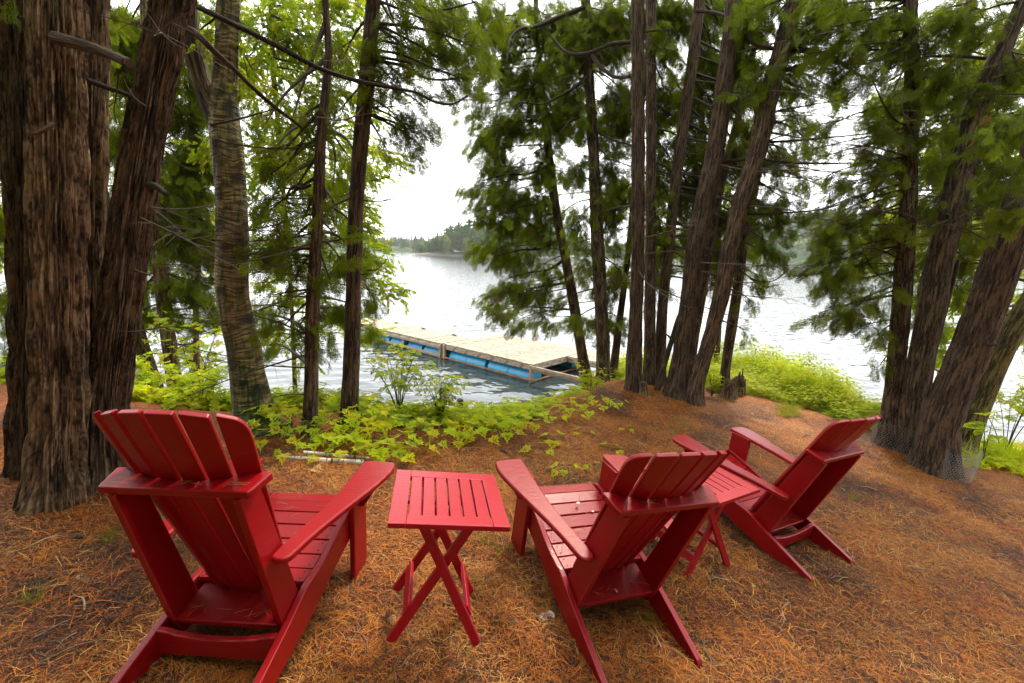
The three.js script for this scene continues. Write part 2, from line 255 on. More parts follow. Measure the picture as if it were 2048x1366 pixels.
function leafGeo(outline, size, fold = 0.12, droop = 0.15) {   // petiole end at the origin, tip along +z, lying in the xz plane
  const P = [], half = outline, pt = ([x, y]) => [x * size, (Math.abs(x) * fold * 1.5 - y * y * droop - Math.abs(x) * Math.abs(x) * 0.5 * droop) * size, y * size];
  for (const s of [1, -1]) for (let i = 1; i < half.length - 1; i++) { const c = [0, 0.25 + 0.5 * (i / half.length)], a = [half[i][0] * s, half[i][1]], b = [half[i + 1][0] * s, half[i + 1][1]]; const t = s > 0 ? [c, b, a] : [c, a, b]; for (const v of t) P.push(...pt(v)); }
  for (const s of [1, -1]) { const c0 = [0, 0], c1 = [0, 0.25 + 0.5 / half.length], a = [half[1][0] * s, half[1][1]]; const t = s > 0 ? [c0, c1, a] : [c0, a, c1]; for (const v of t) P.push(...pt(v)); }
  const g = new THREE.BufferGeometry(); g.setAttribute('position', new THREE.Float32BufferAttribute(P, 3)); g.computeVertexNormals(); return g;
}
const ovalOutline = [[0, 0], [0.16, 0.12], [0.27, 0.32], [0.29, 0.5], [0.22, 0.72], [0.1, 0.9], [0, 1]];
const heartOutline = [[0, 0], [0.2, -0.1], [0.4, 0.0], [0.48, 0.25], [0.42, 0.5], [0.25, 0.75], [0, 1]];
const MAPLE = [leafGeo(mapleOutline, 1), leafGeo(mapleOutline, 1, 0.25, 0.3)], OVAL = [leafGeo(ovalOutline, 1, 0.2), leafGeo(ovalOutline, 1, 0.05, 0.3)], HEART = [leafGeo(heartOutline, 1, 0.1, 0.25)];
function leafTwig(seed, leaves, n, len, size) {           // a shoot with leaves to both sides, growing along -y (hanging) like the sprays
  const q = rand(seed), G = [new THREE.CylinderGeometry(0.001, 0.002, len, 3).translate(0, -len / 2, 0).toNonIndexed()]; G[0].deleteAttribute('uv');
  for (let i = 0; i < n; i++) { const g = leaves[Math.floor(q() * leaves.length)].clone(), s = size * (0.7 + 0.6 * q()); g.scale(s, s, s); g.rotateX(0.9 + 0.7 * q()); g.rotateY(i * 2.4 + q()); g.translate((q() - 0.5) * 0.02, -len * (0.1 + 0.9 * (i + q()) / n), (q() - 0.5) * 0.02); G.push(g); }
  return mergeGeometries(G);
}
const LEAFTWIG = [leafTwig(11, OVAL, 9, 0.24, 0.065), leafTwig(12, [...OVAL, ...MAPLE], 8, 0.22, 0.07)];
const up = V(0, 1, 0), q0 = new THREE.Quaternion();
function sprayMatrix(p, dir, scale) {                      // -y of the geometry goes along dir
  const d = dir.clone().normalize(), n = V(R() - 0.5, (R() - 0.5) * 0.7, R() - 0.5), x = n.cross(d).normalize(), z = x.clone().cross(d.clone().negate()).normalize();
  return new THREE.Matrix4().makeBasis(x, d.clone().negate(), z).scale(V(scale, scale, scale)).setPosition(p);
}
const cedarTone = (bright) => { const t = R(); if (t < 0.004) return col(0.22, 0.10, 0.03); const k = rr(0.55, 1.45) * bright; return col(0.145 * k, 0.195 * k, 0.007 * k); };
const leafTone = (bright) => { const k = rr(0.75, 1.3) * bright, y = R(); return col((0.20 + 0.11 * y) * k, 0.32 * k, 0.007 * k); };

// a tree: [px, py, width] points from the ground up; everything else hangs on the stem they give
function tree(o) {
  const base = o.depth ? at(o.stem[0][0], o.stem[0][1], o.depth) : hit(o.stem[0][0], o.stem[0][1]);
  const depth = o.depth ?? -base.z, lean = o.lean ?? 0;   // lean: metres away from the camera per metre of height
  let prev = null; const pts = [], rad = [];
  for (const [px, py, w] of o.stem) { let p = at(px, py, depth); const h = p.y - base.y; const dd = depth + lean * h; p = at(px, py, dd); pts.push(p); rad.push(metres(w, dd) / 2); prev = p; }
  base.y = ground(pts[0].x, pts[0].z);
  const bury = 0.25, first = pts[0].clone();
  const dir0 = pts[1].clone().sub(pts[0]).normalize(); let low = Math.min(base.y, first.y) - bury;
  const foot = first.clone().addScaledVector(dir0, -(first.y - low) / Math.max(0.4, dir0.y)); pts.unshift(foot); rad.unshift(rad[0]);
  base.copy(foot); base.y = ground(foot.x, foot.z);
  const inFrame = pts.length;
  if (o.height) { const a = pts.at(-2), b = pts.at(-1), d = b.clone().sub(a).normalize(); d.x *= 0.6; d.z *= 0.6; d.normalize(); let r = rad.at(-1); const steps = 4, total = Math.max(0.5, o.height - b.y); for (let k = 1; k <= steps; k++) { pts.push(b.clone().addScaledVector(d, total * k / steps)); rad.push(r * (1 - 0.9 * k / steps) + 0.004); } }
  const t = thing(o.name ?? 'cedar_tree', o.label, 'tree', base, o.group);
  const local = (p) => p.clone().sub(base), big = rad[1] > 0.11;
  part('trunk', tube(pts.map(local), rad, o.sides ?? (big ? 72 : 28), { rings: o.rings ?? (big ? 150 : 70), ridge: o.ridge ?? (big ? 0.011 : 0.0045), lump: 0.05, fine: o.fine ?? (big ? 7 : 4.5), twist: o.twist ?? 0.1, seed: o.stem[0][0], flare: o.flare ?? 0.35, flareH: o.flareH ?? 0.16, bury, uvSize: o.paint ? 0.5 : 0.27, uvV: o.paint ? 1.0 : 0.6, paint: o.paint }), o.mat ?? M.bark, t);
  const curve = new THREE.CatmullRomCurve3(pts, false, 'centripetal'), samples = curve.getPoints(120);
  const stemAt = (y) => samples.reduce((b, p) => (Math.abs(p.y - y) < Math.abs(b.y - y) ? p : b));
  const self = { t, base, local, stemAt, depth, twigs: [], dead: [], sprays: [[], [], []], leaves: [[], []], top: pts.at(-1) };
  return self;
}
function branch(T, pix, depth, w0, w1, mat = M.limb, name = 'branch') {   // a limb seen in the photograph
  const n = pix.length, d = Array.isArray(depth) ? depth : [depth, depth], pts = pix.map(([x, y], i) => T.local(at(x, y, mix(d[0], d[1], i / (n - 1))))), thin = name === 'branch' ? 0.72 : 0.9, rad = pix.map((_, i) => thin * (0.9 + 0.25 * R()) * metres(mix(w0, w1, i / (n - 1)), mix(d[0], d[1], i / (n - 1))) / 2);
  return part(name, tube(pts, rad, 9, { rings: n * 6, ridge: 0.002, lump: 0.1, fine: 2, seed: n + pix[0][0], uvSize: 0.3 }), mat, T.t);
}
function wisp(list, a, b, r0, r1, sag, T, n = 4) {          // a thin curved twig from a to b
  const m = a.clone().lerp(b, 0.5); m.y += sag; m.x += rr(-0.1, 0.1) * a.distanceTo(b); m.z += rr(-0.1, 0.1) * a.distanceTo(b);
  const c = new THREE.QuadraticBezierCurve3(a, m, b); list.push(tube([0, 0.33, 0.67, 1].map((t) => T.local(c.getPoint(t))), [r0, mix(r0, r1, 0.33), mix(r0, r1, 0.67), r1], 3, { rings: n })); return c;
}
// clumps: [px, py, rx, ry, depth?, density?]; sprays hang from twigs that leave a limb from the stem
function clumps(T, list, o = {}) {
  const size = o.size ?? 1, kind = o.leaf ? T.leaves : T.sprays;
  for (const [px, py, rx, ry, dep = T.depth, dens = 1] of list) {
    const c = at(px, py, dep), RX = 1.12 * metres(rx, dep), RY = 1.1 * metres(ry, dep), RZ = 0.75 * Math.max(RX, RY * 0.7);
    const a = T.stemAt(c.y + rr(0.0, 0.25) + RY * 0.3), limb = wisp(T.twigs, a, c, clamp(0.011 + 0.006 * c.distanceTo(a), 0.008, 0.022), 0.005, rr(0.02, 0.14) * c.distanceTo(a), T, 7);
    const nb = Math.max(4, Math.round(RX * RY * (o.leaf ? 125 : 225) * dens * (o.dens ?? 1) / (size * size)));
    for (let k = 0; k < nb; k++) {
      let e; do e = V(rr(-1, 1), rr(-1, 1), rr(-1, 1)); while (e.lengthSq() > 1);
      const E = V(c.x + e.x * RX, c.y + e.y * RY, c.z + e.z * RZ), S = limb.getPoint(rr(0.55, 1)); S.lerp(E, 0.1);
      if (S.distanceTo(E) < 0.08) continue;
      const w = wisp(T.twigs, S, E, 0.004, 0.0015, rr(-0.02, 0.08), T, 3), len = S.distanceTo(E), ns = o.leaf ? Math.max(3, Math.min(10, Math.round(len / 0.045 / size))) : Math.max(3, Math.min(8, Math.round(len / 0.06 / size)));
      const from = Math.max(0.12, 1 - 0.75 / len);
      for (let i = 0; i < ns; i++) {
        const t = mix(from, 1, (i + R()) / ns), p = w.getPoint(t).add(V(rr(-0.06, 0.06), rr(-0.07, 0.04), rr(-0.06, 0.06)).multiplyScalar(o.leaf ? 0.3 : 1)), d = w.getTangent(t).multiplyScalar(0.7).add(V(rr(-0.7, 0.7), o.leaf ? rr(-0.8, 0.3) : rr(-1.35, -0.25), rr(-0.7, 0.7)));
        const v = Math.floor(R() * kind.length); kind[v].push([sprayMatrix(T.local(p), d, (o.leaf ? rr(0.5, 1.0) : rr(0.3, 0.72)) * size), o.leaf ? leafTone(o.bright ?? 1) : cedarTone(o.bright ?? 1)]);
      }
    }
  }
}
function fill(T, x0, y0, x1, y1, step, dep0, dep1, o = {}) {     // small clumps spread over a stretch of crown
  const l = []; for (let x = x0; x < x1; x += step) for (let y = y0; y < y1; y += step * 0.8) if (R() < (o.share ?? 1)) l.push([x + rr(0, step), y + rr(0, step * 0.8), step * rr(0.4, 0.75), step * rr(0.3, 0.6), rr(dep0, dep1), rr(0.6, 1.1)]);
  clumps(T, l, o);
}
function deadBranches(T, n, y0, y1, len, side = null) {       // bare dry limbs with side twigs
  for (let k = 0; k < n; k++) {
    const a = T.stemAt(rr(y0, y1)), az = side === null ? rr(0, 6.28) : side + rr(-0.9, 0.9), l = len * rr(0.5, 1.3), b = a.clone().add(V(Math.cos(az) * l, rr(-0.35, 0.25) * l, Math.sin(az) * l));
    const c = wisp(T.dead, a, b, 0.006 + 0.004 * l, 0.002, rr(-0.15, 0.18) * l, T, 6);
    for (let i = 0; i < 4 + 4 * l; i++) { const p = c.getPoint(rr(0.25, 1)), m = rr(0.15, 0.5) * l, az2 = az + rr(-1.3, 1.3), e = p.clone().add(V(Math.cos(az2) * m, rr(-0.5, 0.4) * m, Math.sin(az2) * m)), cc = wisp(T.dead, p, e, 0.003, 0.001, rr(-0.1, 0.1) * m, T, 3); if (R() < 0.5) { const p2 = cc.getPoint(0.5); wisp(T.dead, p2, p2.clone().add(V(rr(-0.2, 0.2), rr(-0.15, 0.1), rr(-0.2, 0.2)).multiplyScalar(l)), 0.002, 0.0008, 0.01, T, 2); } }
  }
}
function upperCrown(T, n, y0, y1, r, leaf = false) {           // the part of the crown above the frame, which shades the yard
  for (let k = 0; k < n; k++) {
    const y = rr(y0, y1), s = T.stemAt(y), f = (y - y0) / (y1 - y0), rad = r * (1 - 0.75 * f) * Math.sqrt(rr(0.05, 1)), az = rr(0, 6.28), p = V(s.x + Math.cos(az) * rad, y - rad * 0.25, s.z + Math.sin(az) * rad);
    const kind = leaf ? T.leaves : T.sprays, v = Math.floor(R() * kind.length); kind[v].push([sprayMatrix(T.local(p), V(Math.cos(az) * 0.7 + rr(-0.4, 0.4), rr(-1.1, -0.3), Math.sin(az) * 0.7 + rr(-0.4, 0.4)), rr(1.1, 1.8) * (r > 2.5 ? 1.6 : 1)), leaf ? leafTone(1) : cedarTone(1)]);
    if (k % 12 === 0) wisp(T.twigs, s, p, 0.015, 0.004, 0.1, T, 4);
  }
}
function finish(T) {
  if (T.twigs.length) { const m = part('twigs', mergeGeometries(T.twigs), T.twigMat ?? M.twig, T.t); m.userData.kind = 'stuff'; }
  if (T.dead.length) { const m = part('dead_twigs', mergeGeometries(T.dead), M.deadTwig, T.t); m.userData.kind = 'stuff'; }
  T.sprays.forEach((l, i) => l.length && stuff('foliage', SPRAY[i], M.cedar, l, T.t));
  T.leaves.forEach((l, i) => l.length && stuff('foliage', LEAFTWIG[i], M.leaf, l, T.t));
}
// ---------------------------------------------------------------- trees
R = rand(101);
const GL = 'old cedars fused at the left edge', GM = 'slender cedars of the clump in the middle', GR = 'leaning cedars of the clump on the right';
const L2 = tree({ label: 'thick cedar trunk leaning right, close behind the left chair', stem: [[225, 962, 90], [217, 800, 68], [242, 600, 67], [268, 400, 63], [295, 250, 59], [346, 0, 61], [380, -160, 57]], height: 9, group: GL, flare: 0.16, mat: M.barkDark, sides: 280, rings: 220, ridge: 0.016, fine: 13 });
const dL = L2.depth;
const L1a = tree({ label: 'dark cedar stem at the left edge, left of the thickest trunk', stem: [[56, 930, 57], [52, 700, 46], [50, 450, 52], [42, 200, 57], [35, 0, 61], [30, -150, 57]], depth: dL - 0.02, height: 9, group: GL, mat: M.barkDark, sides: 160, rings: 180, ridge: 0.022, fine: 8 });
const L1b = tree({ label: 'thickest old cedar with fibrous brown bark, flared at its foot', stem: [[112, 965, 103], [115, 900, 92], [120, 750, 87], [118, 600, 85], [117, 400, 83], [116, 200, 81], [115, 0, 77], [114, -150, 74]], depth: dL - 0.22, height: 10, group: GL, sides: 330, rings: 260, ridge: 0.02, fine: 15, flare: 0.32, mat: M.bark });
const L1c = tree({ label: 'cedar stem pressed against the thickest trunk on its right', stem: [[176, 900, 44], [181, 700, 40], [182, 450, 39], [186, 200, 37], [188, 0, 39], [190, -150, 37]], depth: dL + 0.12, height: 9, group: GL, mat: M.bark, sides: 140, rings: 180, ridge: 0.02, fine: 8 });
clumps(L1a, [[-20, 430, 50, 80, 3.6], [5, 360, 30, 50, 3.9], [0, 610, 28, 60, 4.6], [10, 705, 24, 50, 4.6], [-30, 200, 60, 120, 3.0]]);
clumps(L1c, [[30, 40, 45, 45, 2.35, 0.4], [205, 60, 30, 50, 3.4], [165, 595, 16, 10, 2.5, 0.6]], { size: 0.6 });
branch(L1b, [[112, 76], [150, 86], [190, 98], [228, 113], [255, 126]], [dL - 0.32, dL - 0.5], 24, 19, M.barkDark, 'cut_limb');
branch(L1b, [[254, 125.5], [258, 127.5]], [dL - 0.5, dL - 0.505], 18, 17, M.cutWood, 'sawn_end');
branch(L1c, [[168, 158], [205, 172], [255, 190], [312, 212]], [dL, dL - 0.05], 15, 9);
branch(L1b, [[68, 268], [84, 262], [98, 254], [106, 248]], [dL - 0.45, dL - 0.4], 6, 11, M.paleWood, 'branch_stub');
branch(L1c, [[238, 138], [236, 165], [232, 195], [228, 222], [233, 245]], [dL - 0.45, dL - 0.4], 3, 2.5, M.paleWood, 'hanging_strip');
branch(L1c, [[241, 140], [252, 170], [272, 198], [292, 212]], [dL - 0.45, dL - 0.3], 2.2, 2, M.paleWood, 'hanging_strip');
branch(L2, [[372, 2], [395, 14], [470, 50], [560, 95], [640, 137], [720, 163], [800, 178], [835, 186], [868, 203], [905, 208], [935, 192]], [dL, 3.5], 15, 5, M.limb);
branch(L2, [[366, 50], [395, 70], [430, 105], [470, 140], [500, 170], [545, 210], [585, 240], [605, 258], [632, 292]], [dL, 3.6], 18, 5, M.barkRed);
branch(L2, [[298, 370], [314, 374], [332, 388]], [dL - 0.05, dL - 0.2], 15, 11, M.barkRed, 'branch_stub');
branch(L2, [[268, 540], [292, 548], [303, 551]], [dL - 0.1, dL], 6, 3, M.paleWood, 'branch_stub');
upperCrown(L1b, 130, 4.3, 10, 2.0); upperCrown(L2, 130, 4.3, 9, 1.8); upperCrown(L1a, 90, 4.2, 9, 1.8);
deadBranches(L2, 5, 1.2, 3.2, 0.6, 0.2);

const L3 = tree({ label: 'thin cedar trunk leaning left between the leaning thick cedar and the birch', stem: [[357, 830, 29], [354, 800, 28], [333, 650, 26], [318, 500, 26], [306, 400, 21], [298, 300, 18], [292, 180, 15], [288, 0, 13]], depth: 5.2, height: 7 });
const L4 = tree({ label: 'greyish trunk leaning steeply left, its top lost behind the thick cedar', stem: [[325, 825, 30], [318, 800, 29], [292, 720, 26], [271, 640, 21], [250, 560, 17], [225, 460, 13]], depth: 5.0, height: 6, mat: M.barkGrey });
clumps(L3, [[230, 120, 40, 70], [235, 260, 40, 60], [225, 380, 25, 60], [255, 70, 60, 50], [360, 330, 40, 60], [380, 250, 45, 70], [385, 420, 40, 70], [350, 480, 40, 50], [400, 500, 40, 60], [410, 570, 40, 50], [350, 590, 30, 40], [395, 340, 45, 60], [280, 590, 25, 60, 5.4], [245, 480, 25, 50], [430, 620, 25, 40], [400, 150, 45, 60], [240, 560, 20, 60, 5.6], [370, 380, 40, 60, 5.6], [340, 450, 40, 60, 5.8], [410, 480, 35, 50, 5.6]], { dens: 1.5 });
upperCrown(L3, 60, 4.8, 8, 1.6);
deadBranches(L3, 7, 0.3, 2.4, 0.9, 0.2);

const B1 = tree({ name: 'birch_tree', label: 'yellow birch with pale curling bark, dark scars and a mossy foot', stem: [[517, 855, 78], [504, 800, 70], [488, 700, 61], [467, 600, 58], [465, 500, 57], [463, 400, 53], [455, 300, 53], [449, 240, 52], [451, 150, 40], [455, 60, 38], [459, -60, 36]], height: 8, mat: M.birch, ridge: 0.006, fine: 4, twist: 0, sides: 80, rings: 200, flare: 0.35, flareH: 0.14, paint: (l, th) => { const g = 0.5 * sstep(0.5, 0.62, noise(Math.cos(th) * 6 + 20, Math.sin(th) * 6 + 2, l * 9) * 0.6 + noise(Math.cos(th) * 18, Math.sin(th) * 18 + 2, l * 30) * 0.4); const n = noise(Math.cos(th) * 9 + 3, Math.sin(th) * 9 + 5, l * 14) * 0.6 + noise(Math.cos(th) * 20 + 3, Math.sin(th) * 20 + 5, l * 40) * 0.4, k = sstep(0.54, 0.64, n + 0.34 * (l < 1.0 && Math.cos(th - 1.2) > 0.1 ? 1 - l : -0.3)), m = sstep(0.66, 0.7, noise(Math.cos(th) * 3 + 8, Math.sin(th) * 3, l * 7 + 2)) * (l > 1.6 ? 0.8 : 0.3); return [(1 - 0.75 * k - 0.6 * m) * (1 - 0.8 * g), (1 - 0.5 * k - 0.6 * m) * (1 - 0.45 * g), (1 - 0.85 * k - 0.6 * m) * (1 - 0.9 * g)]; } });
branch(B1, [[446, 262], [425, 215], [405, 165], [390, 110], [381, 50], [377, -50]], B1.depth, 44, 30, M.barkGrey, 'limb');
clumps(B1, [[400, 60, 40, 40], [430, 300, 35, 30, 4.2, 0.5], [500, 60, 30, 40], [440, 120, 30, 30, 4.0, 0.5], [505, 140, 30, 40], [460, 330, 20, 20, 4.1, 0.4]], { leaf: true, size: 0.9, bright: 0.8 });
branch(B1, [[420, 250], [470, 240], [520, 226], [548, 218]], [B1.depth - 0.3, B1.depth], 6, 4, M.limb);

const C5 = tree({ label: 'dark slim cedar trunk between the birch and the brown trunk left of the dock', stem: [[620, 868, 30], [621, 840, 28], [627, 600, 27], [635, 450, 20], [641, 300, 19], [650, 200, 15], [657, 100, 12], [652, 30, 12], [645, -60, 10]], height: 6, mat: M.barkDark });
clumps(C5, [[540, 420, 40, 40], [560, 500, 50, 45], [590, 560, 45, 40], [545, 590, 40, 40], [600, 450, 30, 40], [570, 650, 40, 30], [650, 640, 30, 25], [520, 520, 25, 40], [590, 380, 35, 40], [660, 560, 30, 40], [540, 350, 35, 40], [670, 470, 25, 40], [655, 400, 25, 35], [600, 650, 30, 30], [570, 300, 40, 40], [640, 700, 25, 20, 4.4, 0.6], [610, 230, 40, 50], [690, 620, 20, 40, 4.9]], { dens: 1.0 });
branch(C5, [[622, 370], [605, 376], [590, 372], [576, 386], [574, 402], [590, 412]], C5.depth - 0.1, 8, 4);
branch(C5, [[628, 300], [612, 288], [600, 292], [588, 310], [575, 330]], C5.depth, 7, 3);
deadBranches(C5, 14, 0.4, 2.4, 0.8, 3.1);

const C7 = tree({ label: 'straight brown cedar trunk just left of the floating dock', stem: [[695, 852, 42], [697, 838, 36], [704, 700, 33], [708, 550, 30], [711, 450, 28], [720, 300, 28], [735, 150, 29], [747, 0, 25], [756, -120, 23]], height: 8, mat: M.barkRed });
clumps(C7, [[740, 590, 22, 45, 4.6], [735, 650, 25, 30, 4.6], [718, 520, 18, 25, 4.6, 0.7]], {});
clumps(C7, [[785, 225, 45, 40], [840, 270, 30, 40], [815, 250, 40, 35], [790, 165, 55, 40], [850, 215, 35, 30], [780, 80, 40, 45], [840, 110, 50, 30], [900, 60, 50, 40], [870, 30, 45, 30], [800, 20, 50, 30], [930, 160, 30, 30], [855, 305, 22, 22], [770, 295, 25, 15, 4.2, 0.6], [690, 110, 40, 40], [680, 220, 35, 35], [960, 100, 40, 35], [900, 130, 40, 30], [820, 170, 50, 40]], { dens: 1.0 });
const dC = C7.depth;
branch(C7, [[746, 121], [805, 132], [856, 157], [915, 157], [962, 146]], [dC, dC + 0.3], 10, 3, M.limb);
branch(C7, [[750, 100], [805, 110], [856, 132], [905, 150]], [dC, dC - 0.3], 8, 3, M.limb);
branch(C7, [[783, -20], [800, 5], [834, 18], [885, 20], [951, 4]], [dC + 0.1, dC + 0.3], 8, 4, M.limb);
branch(C7, [[735, 214], [798, 212], [834, 198]], [dC, dC - 0.3], 4, 2, M.limb);
branch(C7, [[884, 168], [905, 195], [935, 200], [985, 202], [1010, 196]], [dC + 0.2, dC + 0.5], 4, 2, M.limb);
branch(C7, [[742, 362], [776, 355], [806, 350]], [dC, dC - 0.2], 3.5, 1.5, M.limb); branch(C7, [[776, 355], [784, 340], [788, 326]], dC - 0.1, 2, 1, M.limb);
branch(C7, [[726, 401], [761, 403], [795, 395], [822, 388]], [dC, dC - 0.2], 4, 1.5, M.limb); branch(C7, [[761, 403], [780, 396], [796, 386]], dC - 0.1, 2, 1, M.limb);
branch(C7, [[721, 549], [750, 548], [773, 553]], [dC, dC - 0.2], 3.5, 1.5, M.limb); branch(C7, [[734, 541], [755, 538], [775, 518]], [dC, dC - 0.2], 3, 1.2, M.limb);
branch(C7, [[745, 430], [768, 435], [782, 428], [785, 412]], [dC, dC - 0.2], 2.5, 1, M.limb); branch(C7, [[742, 460], [770, 462], [786, 448]], [dC, dC - 0.2], 2.2, 1, M.limb);
upperCrown(C7, 35, 4.8, 8.5, 1.4); deadBranches(C7, 5, 1.6, 3.0, 0.9);

const S6 = tree({ name: 'maple_tree', label: 'very thin mossy maple stem between the birch and the dark slim cedar', stem: [[592, 815, 10], [589, 740, 9], [585, 640, 8], [580, 560, 8], [572, 450, 8], [560, 300, 8], [548, 150, 8], [540, -20, 8]], depth: 7.0, height: 7, mat: M.barkMoss, ridge: 0.002, group: undefined });
clumps(S6, [[520, 60, 60, 55], [480, 130, 50, 60], [560, 130, 60, 60], [620, 80, 60, 60], [690, 50, 50, 60], [520, 210, 50, 50], [600, 220, 60, 60], [680, 180, 40, 60], [560, 300, 60, 50], [680, 300, 35, 60], [690, 400, 40, 50], [520, 320, 35, 60], [720, 460, 35, 50], [660, 380, 40, 40], [735, 400, 25, 35], [500, 420, 25, 50], [610, 330, 50, 50], [700, 520, 30, 30], [740, 340, 20, 30], [540, 400, 40, 40], [600, 20, 60, 40], [450, 60, 40, 60], [610, 720, 25, 25, 6.2, 0.6], [640, 470, 35, 40], [555, 700, 20, 30, 6.5, 0.5]], { leaf: true, size: 1.0, bright: 1.15, dens: 0.8 });
const D0 = tree({ name: 'maple_tree', label: 'slender maple stem standing on the shore left of the birch', stem: [[395, 790, 12], [392, 650, 11], [396, 500, 10], [388, 300, 9], [380, 100, 8], [378, -20, 8]], depth: 7.4, height: 7, mat: M.barkGrey, ridge: 0.002 });
clumps(D0, [[370, 60, 50, 60], [350, 160, 40, 60], [420, 200, 40, 60], [220, 200, 30, 60], [220, 320, 25, 50], [300, 100, 50, 60], [370, 480, 50, 40], [410, 420, 40, 40], [430, 520, 30, 40], [350, 400, 50, 50], [220, 440, 22, 50], [240, 60, 40, 60], [20, 120, 30, 90], [10, 420, 25, 60], [12, 520, 20, 40], [300, 300, 30, 60], [225, 560, 15, 50]], { leaf: true, size: 1.0, bright: 1.1, dens: 0.75 });

// the clump in the middle
const M1 = tree({ label: 'slim cedar leaning left, leftmost stem of the middle clump', stem: [[1176, 772, 27], [1163, 700, 21], [1146, 600, 21], [1128, 500, 18], [1117, 450, 18], [1097, 300, 15], [1080, 150, 10], [1072, 20, 9], [1068, -80, 7]], depth: 7.4, height: 7, mat: M.barkGrey, group: GM });
clumps(M1, [[975, 300, 42, 30], [1000, 345, 50, 35], [935, 385, 42, 14], [990, 400, 55, 30], [965, 425, 40, 22], [1010, 455, 65, 35], [975, 500, 40, 26], [1030, 520, 55, 35], [1005, 575, 28, 20], [1050, 585, 50, 32], [1075, 635, 36, 28], [1105, 655, 26, 18], [1060, 410, 60, 50], [1030, 250, 55, 40], [975, 255, 35, 25], [1060, 170, 70, 55], [990, 140, 45, 45], [1090, 60, 70, 55], [1000, 60, 55, 50], [1120, 240, 50, 60], [1090, 330, 40, 50], [1080, 470, 40, 40], [1095, 550, 25, 35], [950, 200, 25, 30]], { dens: 1.1 });
const dM = M1.depth;
for (const [a, b] of [[[1108, 405], [1060, 410]], [[1118, 480], [1040, 500]], [[1100, 330], [1010, 350]], [[1127, 520], [1060, 545]]]) branch(M1, [a, [(a[0] + b[0]) / 2, (a[1] + b[1]) / 2 + 8], b, [b[0] - 45, b[1] + 12]], [dM, dM - 0.3], 7, 2.5, M.limb);
const M2 = tree({ label: 'cedar of the middle clump second from the left, upright with patchy foliage', stem: [[1206, 792, 30], [1206, 700, 25], [1202, 600, 25], [1194, 460, 24], [1187, 300, 20], [1179, 150, 16], [1172, 0, 15], [1168, -100, 13]], depth: 6.9, height: 8, group: GM, mat: M.barkGrey });
clumps(M2, [[1230, 330, 35, 50], [1240, 200, 35, 50], [1150, 340, 40, 50], [1235, 440, 28, 40], [1155, 440, 30, 40], [1150, 640, 26, 24, 6.6, 0.7], [1240, 540, 22, 40], [1180, 90, 60, 60], [1240, 90, 35, 50], [1130, 130, 45, 50], [1170, 520, 25, 30], [1215, 30, 60, 40], [1160, 230, 40, 50], [1235, 640, 18, 25, 6.8, 0.5]], { dens: 1.25 });
const d2 = M2.depth;
branch(M2, [[1171, 15], [1145, 24], [1112, 37], [1075, 52], [1039, 59], [1022, 75], [1017, 92], [1013, 125]], [d2, d2 - 0.8], 13, 4, M.limb);
branch(M2, [[1178, 99], [1190, 120], [1207, 139], [1230, 154], [1259, 154]], [d2, 6], 12, 8, M.limb);
branch(M2, [[1264, 84], [1222, 88], [1178, 106], [1150, 108], [1127, 100], [1100, 70]], [6, d2 - 0.2], 11, 6, M.limb);
branch(M2, [[1186, 140], [1150, 175], [1115, 195], [1085, 208], [1040, 205]], [d2, d2 - 0.5], 9, 3, M.limb);
branch(M2, [[1190, 255], [1165, 235], [1140, 245], [1120, 270]], [d2, d2 - 0.3], 7, 3, M.limb);
branch(M2, [[1190, 262], [1225, 280], [1262, 290]], [d2, 6.2], 6, 4, M.limb);
deadBranches(M2, 12, 1, 4, 1.1); deadBranches(M1, 10, 0.5, 4.5, 1.0, 3.1);
const M3 = tree({ label: 'thin cedar stem leaning right beside the straight middle trunk, on its left', stem: [[1222, 778, 19], [1238, 650, 14], [1251, 550, 12], [1262, 450, 11], [1272, 350, 9], [1282, 240, 8]], depth: 7.2, height: 5, group: GM, mat: M.barkRed });
const M4 = tree({ label: 'straight cedar trunk at the left front of the middle clump, flared foot', stem: [[1270, 808, 48], [1268, 765, 33], [1271, 650, 27], [1276, 500, 25], [1276, 300, 24], [1275, 0, 22], [1275, -120, 20]], depth: 5.9, height: 10, group: GM, flare: 0.5, mat: M.barkRed });
const M5 = tree({ label: 'straight cedar trunk close behind and right of the front straight one', stem: [[1298, 790, 30], [1299, 700, 24], [1301, 500, 21], [1302, 300, 19], [1302, 0, 18], [1302, -100, 16]], depth: 6.3, height: 9, group: GM, mat: M.barkRed });
const M6 = tree({ label: 'cedar trunk tilting slightly right, left of the thickest one in the middle clump', stem: [[1320, 785, 25], [1321, 720, 22], [1326, 600, 20], [1337, 500, 20], [1345, 420, 20], [1360, 300, 21], [1381, 150, 20], [1400, 0, 20], [1414, -100, 18]], depth: 6.4, height: 9, group: GM, mat: M.barkDark });
const M7 = tree({ label: 'thickest trunk of the middle clump, tilting right with a broad root flare', stem: [[1343, 815, 66], [1353, 775, 42], [1365, 700, 36], [1378, 600, 34], [1390, 500, 34], [1409, 400, 35], [1430, 300, 33], [1445, 200, 31], [1458, 100, 28], [1468, 0, 27], [1477, -100, 25]], depth: 5.85, height: 10, group: GM, flare: 0.55, mat: M.barkRed, sides: 80, rings: 160 });
const M8 = tree({ label: 'curved cedar trunk with a black foot sweeping right out of the middle clump', stem: [[1388, 822, 44], [1393, 770, 31], [1413, 700, 27], [1440, 600, 30], [1459, 500, 32], [1484, 400, 31], [1515, 300, 33], [1536, 200, 32], [1563, 100, 30], [1590, 0, 26], [1612, -90, 24]], depth: 5.7, height: 9, group: GM, flare: 0.45, mat: M.barkDark });
